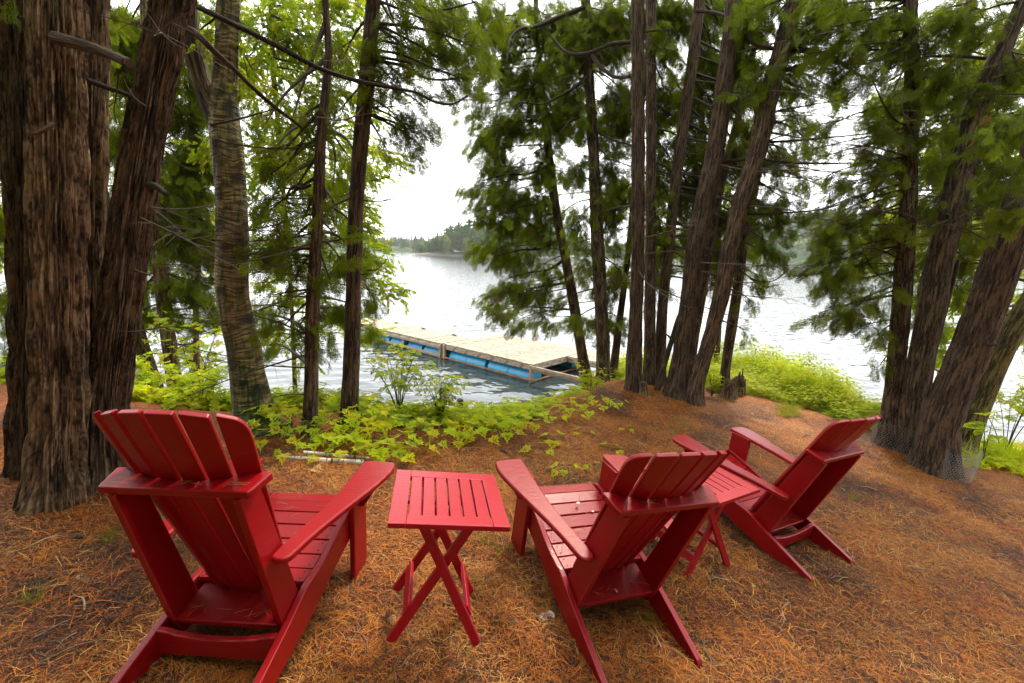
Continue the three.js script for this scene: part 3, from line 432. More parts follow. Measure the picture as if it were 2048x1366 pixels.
const M9 = tree({ label: 'slim cedar trunk tilting right behind the curved one, near the broken stumps', stem: [[1448, 788, 22], [1451, 740, 18], [1464, 650, 21], [1479, 550, 18], [1493, 450, 18], [1508, 380, 16], [1530, 280, 14], [1550, 180, 12], [1566, 80, 10]], depth: 6.7, height: 7, group: GM, mat: M.barkGrey });
const M10 = tree({ label: 'thin dark cedar stem seen between the thickest and the curved trunk', stem: [[1376, 800, 18], [1390, 680, 14], [1403, 600, 15], [1419, 500, 15], [1437, 400, 14], [1458, 300, 12], [1492, 180, 12], [1510, 80, 10], [1524, -20, 9]], depth: 6.6, height: 7, group: GM, mat: M.barkDark });
const M11 = tree({ name: 'dead_snag', label: 'thin dead leaning stick between two trunks of the middle clump', stem: [[1306, 812, 14], [1325, 740, 12], [1343, 682, 10], [1353, 645, 8], [1357, 630, 5]], depth: 5.95, ridge: 0.001, flare: 0.1, mat: M.barkGrey });
branch(M11, [[1344, 680], [1337, 672], [1331, 668]], 5.9, 5, 3, M.barkGrey, 'branch_stub');
const M13 = tree({ label: 'pale slender trunk far behind the tilting stems of the middle clump', stem: [[1424, 790, 15], [1434, 690, 14], [1437, 600, 13], [1430, 480, 13], [1412, 330, 12], [1402, 220, 11], [1398, 100, 11], [1392, -20, 10]], depth: 8.2, height: 7, group: GM, mat: M.barkGrey });
clumps(M5, [[1320, 380, 25, 60, 7.2], [1290, 150, 30, 60, 7], [1300, 40, 50, 50, 7], [1230, 250, 40, 50, 7.4], [1225, 400, 30, 60, 7.4], [1330, 500, 20, 60, 7.2], [1300, 600, 16, 40, 7.4, 0.7], [1215, 580, 22, 40, 7.4], [1160, 80, 60, 60, 7.6]], { dens: 1.1 });
clumps(M5, [[1320, 440, 22, 60], [1325, 560, 18, 50, 6.8, 0.6], [1310, 340, 25, 50, 6.8], [1330, 200, 40, 50, 6.8], [1340, 100, 40, 50], [1310, 250, 25, 40, 6.8]], { dens: 1.2 });
clumps(M6, [[1360, 400, 25, 45, 7], [1385, 340, 30, 50, 7], [1400, 250, 30, 50, 7], [1420, 130, 35, 60, 7], [1350, 40, 50, 50, 7], [1430, 40, 40, 40, 7], [1380, 460, 20, 40, 7], [1400, 400, 25, 50, 7.4], [1440, 300, 25, 60, 7.4], [1370, 200, 35, 60, 7.4], [1460, 180, 30, 60, 7.4], [1430, 520, 18, 50, 7.4]], { dens: 1.2 });
clumps(M7, [[1480, 130, 30, 45], [1500, 60, 35, 45], [1440, 440, 25, 40, 7], [1410, 440, 20, 40, 7], [1490, 250, 20, 40], [1450, 520, 20, 40, 7, 0.7], [1480, 330, 20, 50, 7], [1500, 440, 18, 50, 7]], { dens: 1.2 });
clumps(M8, [[1560, 440, 40, 40], [1530, 480, 25, 40], [1550, 515, 32, 30], [1520, 555, 25, 25], [1590, 150, 40, 40], [1620, 60, 50, 45], [1560, 330, 25, 40], [1600, 180, 40, 25], [1510, 150, 30, 50], [1550, 240, 25, 50], [1640, 40, 40, 40], [1570, 400, 40, 25], [1500, 600, 15, 25, 6, 0.6], [1490, 660, 18, 20, 6, 0.5], [1560, 20, 50, 40], [1680, 20, 50, 40]], { dens: 1.1 });
clumps(M13, [[1340, 480, 25, 60], [1300, 500, 20, 70], [1440, 350, 20, 50], [1350, 300, 20, 50], [1470, 400, 25, 60], [1460, 250, 20, 60], [1260, 400, 25, 60], [1420, 200, 20, 50]], { leaf: true, size: 1.1, bright: 0.9, dens: 0.55 });
const dm = 5.9;
branch(M7, [[1432, 326], [1465, 322], [1501, 318], [1545, 322], [1593, 326], [1650, 327], [1703, 326]], [dm, 5.3], 9, 4, M.limb);
branch(M8, [[1566, 101], [1590, 99], [1622, 102], [1645, 107], [1670, 117], [1695, 135], [1717, 150], [1757, 161]], [5.75, 5.2], 15, 6, M.limb);
branch(M8, [[1472, 106], [1505, 97], [1530, 95], [1556, 99]], [5.9, 5.8], 11, 10, M.limb);
branch(M8, [[1500, 60], [1498, 78], [1512, 90], [1540, 96]], 5.6, 6, 8, M.limb);
branch(M8, [[1560, 145], [1590, 134], [1622, 126], [1684, 126], [1739, 126], [1765, 112], [1787, 99]], [5.75, 5.0], 9, 4, M.limb);
branch(M8, [[1494, 428], [1530, 428], [1563, 426], [1629, 421], [1670, 412], [1703, 399], [1765, 377]], [5.7, 5.0], 6, 3, M.limb);
branch(M8, [[1553, 222], [1580, 217], [1611, 212], [1655, 204], [1695, 196]], [5.75, 5.2], 5, 2.5, M.limb);
branch(M8, [[1534, 284], [1580, 282], [1629, 278], [1690, 272], [1739, 267]], [5.75, 5.1], 6, 3, M.limb);
branch(M7, [[1393, 22], [1410, 23], [1435, 27], [1450, 32]], [6.3, 5.9], 9, 7, M.limb);
branch(M8, [[1590, 86], [1620, 88], [1650, 80], [1690, 62]], [5.7, 5.0], 5, 2, M.limb);
branch(M8, [[1480, 540], [1510, 560], [1545, 562], [1577, 540]], [5.7, 5.4], 5, 2, M.limb); branch(M8, [[1500, 557], [1530, 574], [1556, 570]], [5.7, 5.4], 4, 1.5, M.limb);
branch(M4, [[1264, 66], [1300, 62], [1340, 60]], [5.9, 6.3], 6, 4, M.limb);
branch(M7, [[1425, 215], [1405, 205], [1390, 195]], [5.85, 6.2], 6, 5, M.limb);
for (const [T, n, s] of [[M4, 9, null], [M5, 7, null], [M6, 8, null], [M7, 12, 0.3], [M8, 20, 0.2], [M9, 9, 0.3], [M10, 8, null]]) deadBranches(T, n, 1.2, 4.2, 1.15, s);
for (const T of [M4, M6, M7, M8]) upperCrown(T, 45, 5.8, 10, 1.8);

// the clump on the right
const R1 = tree({ label: 'upright cedar trunk, leftmost of the right clump, wire around its foot', stem: [[1772, 900, 46], [1776, 870, 36], [1785, 800, 32], [1795, 700, 32], [1803, 600, 32], [1811, 500, 29], [1817, 400, 27], [1820, 300, 23], [1823, 150, 22], [1821, 0, 20], [1820, -100, 18]], depth: 4.95, height: 9, group: GR, mat: M.barkGrey });
const R2 = tree({ label: 'cedar trunk in the middle of the right clump, leaning right', stem: [[1815, 918, 52], [1819, 885, 40], [1826, 800, 41], [1845, 700, 42], [1866, 600, 46], [1884, 500, 43], [1905, 420, 44], [1932, 300, 40], [1962, 200, 38], [2004, 100, 29], [2040, 20, 25], [2080, -70, 22]], depth: 4.8, height: 8, group: GR, mat: M.barkGrey, sides: 80, rings: 150, ridge: 0.007 });
const R2b = tree({ name: 'dead_snag', label: 'thin broken dead stem between the trunks of the right clump', stem: [[1840, 880, 13], [1852, 800, 13], [1868, 700, 12], [1894, 600, 11], [1913, 530, 10], [1917, 520, 5]], depth: 4.95, ridge: 0.002, flare: 0.1, mat: M.barkRed });
const R3 = tree({ label: 'thick cedar trunk leaning far right, wire mesh around its foot', stem: [[1866, 935, 76], [1878, 860, 66], [1898, 800, 64], [1940, 700, 65], [1977, 600, 64], [2012, 500, 64], [2050, 400, 60], [2090, 280, 56], [2130, 150, 50]], depth: 4.45, height: 7, group: GR, mat: M.barkRed, sides: 100, rings: 180, ridge: 0.009, fine: 8 });
const R4 = tree({ name: 'maple_tree', label: 'mossy trunk leaning right behind the thick leaning cedar', stem: [[1922, 890, 48], [1950, 820, 44], [1985, 740, 41], [2020, 670, 38], [2070, 590, 35], [2130, 500, 30]], depth: 5.3, height: 6, mat: M.barkMoss, ridge: 0.008 });
const R5 = tree({ label: 'pale upright trunk seen behind the foliage of the right clump', stem: [[1842, 800, 26], [1850, 600, 26], [1882, 450, 24], [1910, 270, 22], [1928, 130, 18], [1943, 0, 16], [1955, -90, 14]], depth: 6.0, height: 8, mat: M.barkGrey });
clumps(R1, [[1640, 470, 38, 26], [1625, 535, 30, 25], [1660, 515, 45, 35], [1650, 580, 40, 30], [1690, 610, 50, 35], [1640, 625, 30, 20], [1715, 655, 45, 28], [1740, 600, 40, 45], [1700, 540, 50, 45], [1740, 500, 45, 50], [1690, 460, 45, 35], [1755, 670, 30, 30], [1725, 420, 50, 40], [1775, 450, 30, 50], [1760, 360, 45, 40], [1700, 370, 40, 25], [1770, 280, 45, 45], [1780, 200, 45, 45], [1740, 240, 40, 35], [1730, 310, 35, 30], [1790, 110, 45, 45], [1720, 160, 35, 30], [1700, 90, 50, 40], [1760, 50, 50, 40], [1690, 30, 50, 35], [1775, 560, 25, 50], [1670, 430, 30, 16], [1850, 330, 25, 50], [1850, 200, 30, 60], [1850, 80, 40, 60], [1760, 730, 30, 20, 4.9, 0.5]], { dens: 1.05 });
clumps(R2, [[1880, 140, 50, 60], [1900, 50, 50, 50], [1960, 60, 50, 50], [1990, 180, 50, 60], [1870, 250, 40, 50], [1900, 330, 40, 40], [1960, 300, 50, 50], [2010, 280, 50, 60], [1990, 380, 45, 40], [1950, 420, 45, 40], [2020, 440, 40, 50], [1850, 420, 30, 50], [1940, 190, 45, 45], [2030, 120, 40, 60]], { dens: 0.95, size: 0.95 });
clumps(R3, [[2010, 330, 45, 50, 4], [1990, 440, 45, 30, 4], [2030, 230, 45, 55, 4], [1970, 260, 45, 45, 3.9], [2040, 420, 30, 40, 3.9]], { dens: 0.75, size: 0.85 });
clumps(R5, [[1850, 520, 30, 50], [1930, 520, 35, 45], [1930, 590, 30, 40], [1870, 660, 20, 40], [1960, 480, 35, 35], [1830, 600, 20, 60], [1890, 400, 40, 50], [1860, 150, 40, 60]], { dens: 0.9 });
clumps(R4, [[1990, 620, 45, 40, 6.5], [1940, 640, 30, 40, 6.5], [2030, 560, 30, 50, 6.5], [1900, 720, 25, 40, 6.5], [1930, 740, 30, 40, 6.5], [1960, 380, 50, 50, 7], [1880, 300, 50, 60, 7.2], [1850, 480, 35, 60, 7], [1990, 250, 50, 60, 7.2], [1890, 160, 50, 60, 7.2], [1780, 250, 40, 60, 7.4], [1990, 100, 50, 60, 7], [1850, 560, 25, 50, 7], [1780, 420, 35, 60, 7.4], [1730, 480, 35, 40, 7.4]], { leaf: true, size: 1.2, bright: 1.1, dens: 0.75 });
branch(R2, [[1970, 117], [1930, 114], [1904, 112], [1875, 112], [1849, 113]], [4.8, 4.6], 9, 4, M.limb);
branch(R1, [[1812, 250], [1790, 240], [1765, 205], [1745, 160]], [4.9, 4.7], 6, 2.5, M.limb);
branch(R1, [[1800, 570], [1770, 560], [1740, 530], [1715, 470]], [4.9, 4.9], 5, 2, M.limb); branch(R1, [[1803, 520], [1760, 500], [1720, 495]], [4.9, 4.7], 5, 2, M.limb);
branch(R3, [[1975, 690], [1990, 689], [2003, 692]], [4.3, 4.15], 7, 4, M.barkRed, 'branch_stub');
for (const [T, n, s] of [[R1, 16, 3.1], [R2, 14, null], [R3, 6, null], [R5, 6, null]]) deadBranches(T, n, 1.4, 3.8, 1.0, s);
for (const T of [R1, R2, R3]) upperCrown(T, 55, 5.0, 9, 1.7);

// unseen cedars added behind and beside the viewer to darken trunk backs and yard
const rear = [[-4.2, 1.2], [-2.4, 4.0], [0.6, 5.0], [3.4, 3.6], [5.9, 2.2], [8.6, -0.6], [-7.2, -0.2], [-1.0, 7.0], [4.6, 7]];
rear.forEach(([x, z], i) => {
  const b = onGround(x, z), H = 11 + (i % 3), t = thing('cedar_tree', 'tall cedar added behind the viewer, outside the picture, to shade the trunks', 'tree', b, 'added shade cedars behind the viewer');
  part('trunk', tube([V(0, -0.2, 0), V(0.05, 2, 0), V(0.1, 6, 0.1), V(0.15, H, 0.1)], [0.2, 0.16, 0.11, 0.02], 20, { rings: 24, ridge: 0.008, lump: 0.05, fine: 5, seed: i }), M.bark, t);
  const T = { t, base: b, local: (p) => p.clone().sub(b), stemAt: (y) => V(b.x + 0.08, y, b.z), twigs: [], dead: [], sprays: [[], [], []], leaves: [[], []] };
  upperCrown(T, 1500, 1.7, H, 2.7); finish(T);
});

fill(L3, 200, 0, 430, 640, 62, 5.0, 6.2, { share: 0.8, dens: 1.1 });
fill(D0, 200, 0, 460, 760, 70, 7, 8.5, { leaf: true, share: 0.75, dens: 0.8, bright: 1.1 });
fill(S6, 460, 0, 745, 640, 66, 6.8, 8.4, { leaf: true, share: 0.75, dens: 0.85, bright: 1.15 });
fill(C5, 500, 250, 690, 690, 58, 4.4, 5.2, { share: 0.6 });
fill(C7, 740, -20, 960, 140, 52, 4.2, 5.0, { share: 0.75, dens: 0.8 });
fill(M1, 945, -20, 1110, 240, 52, 7, 8, { share: 0.85 });
fill(M1, 945, 240, 1110, 640, 56, 7.2, 8, { share: 0.5 });
fill(M2, 1110, -20, 1260, 660, 52, 6.8, 7.8, { share: 0.7 });
fill(M5, 1260, -20, 1400, 520, 50, 6.8, 7.6, { share: 0.7 });
fill(M6, 1380, -20, 1500, 560, 48, 6.8, 7.6, { share: 0.65 });
fill(M8, 1480, -20, 1640, 420, 50, 5.6, 7.0, { share: 0.6 });
fill(R1, 1600, -20, 1800, 130, 50, 4.6, 5.4, { share: 0.85 });
fill(R1, 1610, 130, 1760, 440, 48, 4.8, 5.8, { share: 0.42, dens: 0.8 });
fill(R5, 1760, 0, 2048, 480, 56, 5.6, 6.6, { share: 0.7 });
fill(R4, 1740, 150, 2048, 700, 62, 6.6, 8, { leaf: true, share: 0.6, bright: 1.1 });
[L1a, L1b, L1c, L2, L3, L4, B1, C5, C7, S6, D0, M1, M2, M3, M4, M5, M6, M7, M8, M9, M10, M11, M13, R1, R2, R2b, R3, R4, R5].forEach(finish);
// ---------------------------------------------------------------- painted boards: chairs and side tables
R = rand(303);
const paintMaps = (seed) => {
  const q = rand(seed);
  const map = canvasTex(1024, 1024, (g, W, H) => {
    g.fillStyle = 'rgb(235,235,235)'; g.fillRect(0, 0, W, H);
    for (let n = 0; n < 1500; n++) { const v = 205 + q() * 50; g.fillStyle = `rgba(${v},${v},${v},0.22)`; g.fillRect(q() * W, q() * H, 40 + q() * 260, 1 + q() * 2); }
    for (let n = 0; n < 900; n++) { const d = q(); g.fillStyle = d < 0.5 ? `rgba(120,80,60,${0.25 + q() * 0.4})` : `rgba(255,235,225,${0.25 + q() * 0.5})`; g.beginPath(); g.arc(q() * W, q() * H, 0.5 + q() * q() * 2.4, 0, 6.3); g.fill(); }
    for (let n = 0; n < 70; n++) { g.strokeStyle = `rgba(90,50,40,${0.15 + q() * 0.3})`; g.lineWidth = 0.8 + q(); const x = q() * W, y = q() * H; g.beginPath(); g.moveTo(x, y); g.quadraticCurveTo(x + 20 * q(), y + 20 * q(), x + 50 * (q() - 0.5), y + 50 * (q() - 0.5)); g.stroke(); }
  }, true);
  const bump = dataTex(512, 512, (u, v) => noise(u * 10, v * 140, 1, 10, 140) * 0.6 + noise(u * 60, v * 60, 2, 60, 60) * 0.4);
  return { map, bumpMap: bump };
};
const PM = paintMaps(9);
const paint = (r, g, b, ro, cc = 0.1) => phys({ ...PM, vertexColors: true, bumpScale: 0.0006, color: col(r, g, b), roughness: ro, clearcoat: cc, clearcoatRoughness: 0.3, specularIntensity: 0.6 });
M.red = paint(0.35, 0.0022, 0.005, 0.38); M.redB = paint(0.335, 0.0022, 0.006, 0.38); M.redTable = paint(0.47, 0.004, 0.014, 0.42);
M.dryNeedle = std({ color: col(0.42, 0.2, 0.05), roughness: 0.8 });
M.screw = std({ color: col(0.05, 0.02, 0.02), roughness: 0.6 });
M.white = std({ color: col(0.72, 0.7, 0.64), roughness: 0.8 });
function shapeOf(pts, rounds = {}) {                        // outline with chosen corners rounded
  const s = new THREE.Shape(), n = pts.length;
  for (let i = 0; i < n; i++) {
    const p = new THREE.Vector2(...pts[i]), r = rounds[i];
    if (!r) { i ? s.lineTo(p.x, p.y) : s.moveTo(p.x, p.y); continue; }
    const a = new THREE.Vector2(...pts[(i + n - 1) % n]).sub(p), b = new THREE.Vector2(...pts[(i + 1) % n]).sub(p), ra = Math.min(r, a.length() * 0.49), rb = Math.min(r, b.length() * 0.49), A = p.clone().addScaledVector(a.normalize(), ra), B = p.clone().addScaledVector(b.normalize(), rb);
    i ? s.lineTo(A.x, A.y) : s.moveTo(A.x, A.y); s.quadraticCurveTo(p.x, p.y, B.x, B.y);
  }
  s.closePath(); return s;
}
// a board: outline in its own plane (axes ex, ey), centred in its thickness along ez
function board(pts, thick, origin, ex, ey, rounds, bevel = 0.004, seg = 2) {
  const s = pts instanceof THREE.Shape ? pts : shapeOf(pts, rounds), g = new THREE.ExtrudeGeometry(s, { depth: thick - 2 * bevel, bevelEnabled: true, bevelThickness: bevel, bevelSize: bevel, bevelOffset: -bevel, bevelSegments: seg, curveSegments: 6 });
  g.translate(0, 0, -(thick - 2 * bevel) / 2);
  const uv = g.attributes.uv, ou = R(), ov = R(); for (let i = 0; i < uv.count; i++) uv.setXY(i, uv.getX(i) / 0.6 + ou, uv.getY(i) / 0.6 + ov);
  // paint rubbed through in patches along the rounded edges
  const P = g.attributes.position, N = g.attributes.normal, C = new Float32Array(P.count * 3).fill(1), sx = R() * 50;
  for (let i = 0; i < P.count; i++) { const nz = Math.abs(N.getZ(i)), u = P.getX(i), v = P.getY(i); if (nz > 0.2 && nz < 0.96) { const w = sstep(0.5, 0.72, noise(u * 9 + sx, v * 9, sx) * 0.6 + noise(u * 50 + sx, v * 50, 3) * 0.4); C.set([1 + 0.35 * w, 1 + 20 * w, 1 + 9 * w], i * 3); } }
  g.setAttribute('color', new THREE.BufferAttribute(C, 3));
  const x = ex.clone().normalize(), z = x.clone().cross(ey).normalize(), y = z.clone().cross(x);
  return g.applyMatrix4(new THREE.Matrix4().makeBasis(x, y, z).setPosition(origin));
}
const rect = (w, h) => [[-w / 2, -h / 2], [w / 2, -h / 2], [w / 2, h / 2], [-w / 2, h / 2]];
const X = V(1, 0, 0), Y = V(0, 1, 0), Z = V(0, 0, 1);
function makeChair(label, group, mat, stretcher = true) {
  const t = thing('adirondack_chair', label, 'chair', V(0, 0, 0), group);
  const lean = V(0, 0.883, 0.468).normalize(), bx = V(0, -0.468, 0.883).normalize();   // up the backrest, and out of its rear face
  for (const s of [1, -1]) {
    // seat rail that runs down to the ground as the rear leg; outline in (z, y)
    const rail = [[-0.425, 0.27], [-0.425, 0.375], [-0.36, 0.392], [-0.2, 0.34], [-0.02, 0.262], [0.105, 0.243], [0.14, 0.232], [0.258, 0.176], [0.549, 0.06], [0.562, 0.025], [0.55, -0.01], [0.49, -0.005], [0.1, 0.10], [-0.2, 0.205]];
    const g = board(rail.map(([z, y]) => [z, y]), 0.028, V(s * 0.236, 0, 0), Z, Y, { 2: 0.03, 3: 0.08, 4: 0.08, 5: 0.015, 8: 0.01 });
    part('rear_leg', g, mat, t);
    part('front_leg', board([[-0.405, -0.02], [-0.26, -0.02], [-0.255, 0.522], [-0.405, 0.53]], 0.026, V(s * 0.265, 0, 0), Z, Y, {}), mat, t);
    // arm: plan outline (across, back) lying on a gentle slope
    const dir = V(0, -0.085, 0.77).normalize();
    const arm = [[0.262, -0.012], [0.425, 0.0], [0.436, 0.075], [0.425, 0.17], [0.36, 0.42], [0.315, 0.60], [0.292, 0.755], [0.268, 0.775], [0.222, 0.765], [0.228, 0.68], [0.246, 0.55], [0.266, 0.40], [0.266, 0.2]].map(([x, y]) => [x, y]);
    const ag = board(arm.map(([x, y]) => [s * x, y]).reverse(), 0.026, V(0, 0.538, -0.43), X, dir, s > 0 ? { 12: 0.03, 11: 0.04, 10: 0.08, 9: 0.2, 8: 0.2, 7: 0.2, 6: 0.03, 5: 0.04, 4: 0.03, 2: 0.15, 1: 0.15, 3: 0.15, 0: 0.15 } : { 12: 0.03, 11: 0.04, 10: 0.08, 9: 0.2, 8: 0.2, 7: 0.2, 6: 0.03, 5: 0.04, 4: 0.03, 2: 0.15, 1: 0.15, 3: 0.15, 0: 0.15 }, 0.008, 3);
    part('arm', ag, mat, t);
    part('arm_bracket', board([[0, 0], [0.10, 0], [0.10, -0.03], [0.02, -0.15], [0, -0.15]].map(([x, y]) => [s * x, y]), 0.022, V(s * 0.279, 0.515, -0.33), X, Y, { 2: 0.02 }), mat, t);
    // wide board that carries the back, inside the rails
    part('back_support', board([[0.098, 0.12], [0.14, 0.09], [0.222, 0.085], [0.27, 0.20], [0.468, 0.724], [0.37, 0.757]], 0.026, V(s * 0.207, 0, 0), Z, Y, { 2: 0.03 }), mat, t);
  }
  // top rail of the back, hollowed in front where the slats lie against it
  const rail = new THREE.Shape(); rail.moveTo(-0.246, 0.106); rail.lineTo(0.246, 0.106); rail.quadraticCurveTo(0.252, 0.1, 0.256, 0.08); rail.lineTo(0.27, 0.012); rail.quadraticCurveTo(0.272, 0, 0.26, 0); rail.lineTo(0.245, 0.0); rail.quadraticCurveTo(0, 0.115, -0.245, 0); rail.lineTo(-0.26, 0); rail.quadraticCurveTo(-0.272, 0, -0.27, 0.012); rail.lineTo(-0.256, 0.08); rail.quadraticCurveTo(-0.252, 0.1, -0.246, 0.106);
  const Kf = V(0, 0.783, 0.372); part('back_rail', board(rail, 0.028, Kf.clone().addScaledVector(lean, -0.013), X, V(0, -0.3, 0.95), {}, 0.006, 3), mat, t);
  // six slats, tapering downwards, standing round the hollow
  for (let i = 0; i < 6; i++) {
    const u = i - 2.5, xm = u * 0.0795, sag = 0.0575 * (1 - (xm / 0.245) ** 2) - 0.011, tilt = -0.5 * xm / 0.2;
    const pm = Kf.clone().add(V(xm, 0, 0)).addScaledVector(bx, sag), lowY = 0.2, k = (0.783 - lowY) / lean.y, pb = Kf.clone().addScaledVector(lean, -k).add(V(u * 0.056, 0, 0)).addScaledVector(bx, 0.02 + 0.25 * sag);
    const up = pm.clone().sub(pb), L1 = up.length(); up.normalize(); const ex = V(Math.cos(tilt), 0, 0).addScaledVector(bx, Math.sin(tilt)); ex.addScaledVector(up, -ex.dot(up)).normalize();
    const top = (x) => L1 + 0.30 - 0.085 * (x / 0.24) ** 2, wb = 0.052, wt = i === 4 ? 0.0725 : 0.0755, Lt = L1 + 0.24;
    const hw = (y) => mix(wb, wt, Math.min(1.12, y / L1)) / 2, a = top(xm - 0.04), b = top(xm + 0.04);
    const out = [[-hw(0), -0.03], [hw(0), -0.03], [hw(b), b], [-hw(a), a]];
    part('back_slat', board(out, 0.02, pb, ex, up, i === 5 ? { 2: 0.075, 3: 0.006 } : i === 0 ? { 3: 0.075, 2: 0.006 } : { 2: 0.008, 3: 0.008 }, 0.004), mat, t);
  }
  part('lower_rail', board(rect(0.388, 0.18), 0.024, V(0, 0.183, 0.165), X, V(0, -0.3, 0.95), {}), mat, t);
  if (stretcher) { const s = new THREE.Shape(); s.moveTo(-0.222, 0.0); s.lineTo(-0.222, 0.098); s.quadraticCurveTo(-0.19, 0.1, -0.15, 0.085); s.quadraticCurveTo(0, 0.06, 0.15, 0.085); s.quadraticCurveTo(0.19, 0.1, 0.222, 0.098); s.lineTo(0.222, 0.0); part('rear_stretcher', board(s, 0.024, V(0, 0.065, 0.287), X, V(0, 0.95, 0.12), {}, 0.005), mat, t); }
  part('front_apron', board(rect(0.44, 0.09), 0.022, V(0, 0.325, -0.413), X, Y, {}), mat, t);
  // seat slats follow the dip of the rails, their ends inside them
  const zs = [-0.395, -0.318, -0.241, -0.164, -0.087, -0.010, 0.067], sy = (z) => 0.378 - 0.135 * sstep(-0.46, 0.12, z) + (z < -0.37 ? -0.004 : 0), screws = [];
  zs.forEach((z, i) => {
    const sl = (sy(z + 0.03) - sy(z - 0.03)) / 0.06, d = V(0, sl, 1).normalize(), n = V(0, 1, -sl).normalize(), c = V(0, sy(z), z);
    part('seat_slat', board(rect(0.437, 0.0735), 0.02, c.clone().addScaledVector(n, -0.01), X, d, {}, 0.003), mat, t);
    for (const s of [-1, 1]) for (const o of [-0.02, 0.02]) screws.push(new THREE.CylinderGeometry(0.0035, 0.0035, 0.003, 8).applyMatrix4(new THREE.Matrix4().makeBasis(X, n, d).setPosition(c.clone().add(V(s * 0.195, 0, 0)).addScaledVector(d, o).addScaledVector(n, 0.0005))));
  });
  for (const s of [-1, 1]) for (const x of [0.22, 0.15]) screws.push(new THREE.CylinderGeometry(0.004, 0.004, 0.003, 8).applyMatrix4(new THREE.Matrix4().makeBasis(X, lean, bx).setPosition(Kf.clone().add(V(s * x, 0, 0)).addScaledVector(bx, 0.085).addScaledVector(lean, 0.0005))));
  part('screws', mergeGeometries(screws), M.screw, t).userData.kind = 'stuff';
  const lost = []; // needles that fell on the chair
  for (let i = 0; i < 46; i++) { const a = rr(0, 6.28), w = R(), z = rr(-0.42, 0.08), q = w < 0.6 ? V(rr(-0.2, 0.2), sy(z) + 0.003, z) : w < 0.8 ? V(rr(-0.18, 0.18), 0.188, rr(0.19, 0.24)) : V(rr(-0.22, 0.22), 0.768, rr(0.42, 0.46)); lost.push(tube([q.clone().add(V(-0.03 * Math.cos(a), 0, -0.03 * Math.sin(a))), q.clone().add(V(0, 0.003, 0.004)), q.clone().add(V(0.03 * Math.cos(a), 0.001, 0.03 * Math.sin(a)))], [0.0008, 0.0009, 0.0006], 3, { rings: 3 })); }
  part('caught_needles', mergeGeometries(lost), M.dryNeedle, t).userData.kind = 'stuff';
  return t;
}
function pose(t, p) { t.position.set(p[0], p[1] + EYE, p[2]); t.rotation.order = 'YXZ'; t.rotation.set(p[4], p[3], p[5]); return t; }
const GC = 'red chairs facing the lake';
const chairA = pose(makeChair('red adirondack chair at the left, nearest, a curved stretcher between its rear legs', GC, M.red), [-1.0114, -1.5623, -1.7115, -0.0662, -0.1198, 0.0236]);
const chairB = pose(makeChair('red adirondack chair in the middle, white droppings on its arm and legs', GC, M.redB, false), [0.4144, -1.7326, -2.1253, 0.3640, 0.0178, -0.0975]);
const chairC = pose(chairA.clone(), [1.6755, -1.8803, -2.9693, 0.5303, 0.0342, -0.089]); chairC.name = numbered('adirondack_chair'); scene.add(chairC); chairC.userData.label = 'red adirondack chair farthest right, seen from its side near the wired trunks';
{ // droppings on the middle chair: flattened dabs of matter
  const dab = (p, n, w, l, d) => { const g = new THREE.SphereGeometry(1, 10, 6).scale(w, 0.0015, l), z = d.clone().addScaledVector(n, -d.dot(n)).normalize(); return g.applyMatrix4(new THREE.Matrix4().makeBasis(n.clone().cross(z), n, z).setPosition(p)); };
  const n = V(0, 1, 0.11).normalize(), onArm = (x, k) => V(-x, 0.538 - 0.11 * k + 0.0135, -0.43 + 0.764 * k);
  for (const [x, k, w, l, dx, dz] of [[0.36, 0.09, 0.008, 0.01, 0, 1], [0.385, 0.30, 0.0025, 0.055, 0.35, 1], [0.40, 0.33, 0.0015, 0.03, 0.3, 1], [0.375, 0.37, 0.0025, 0.045, 0.35, 1], [0.29, 0.55, 0.006, 0.012, 0, 1], [0.30, 0.72, 0.006, 0.01, 0, 1]]) part('bird_dropping', dab(onArm(x, k), n, w, l, V(dx, 0, dz)), M.white, chairB);
  for (const [x, y, z, w, l] of [[-0.1, 0.252, 0.04, 0.005, 0.01], [-0.05, 0.262, 0.0, 0.004, 0.012], [-0.24, 0.246, 0.10, 0.005, 0.012], [-0.236, 0.262, 0.0, 0.004, 0.01], [0.03, 0.36, -0.25, 0.012, 0.008], [0.1, 0.33, -0.2, 0.007, 0.007], [0.0, 0.186, 0.225, 0.005, 0.012]]) part('bird_dropping', dab(V(x, y, z), V(0, 1, 0.2).normalize(), w, l, V(0.2, 0, 1)), M.white, chairB);
}
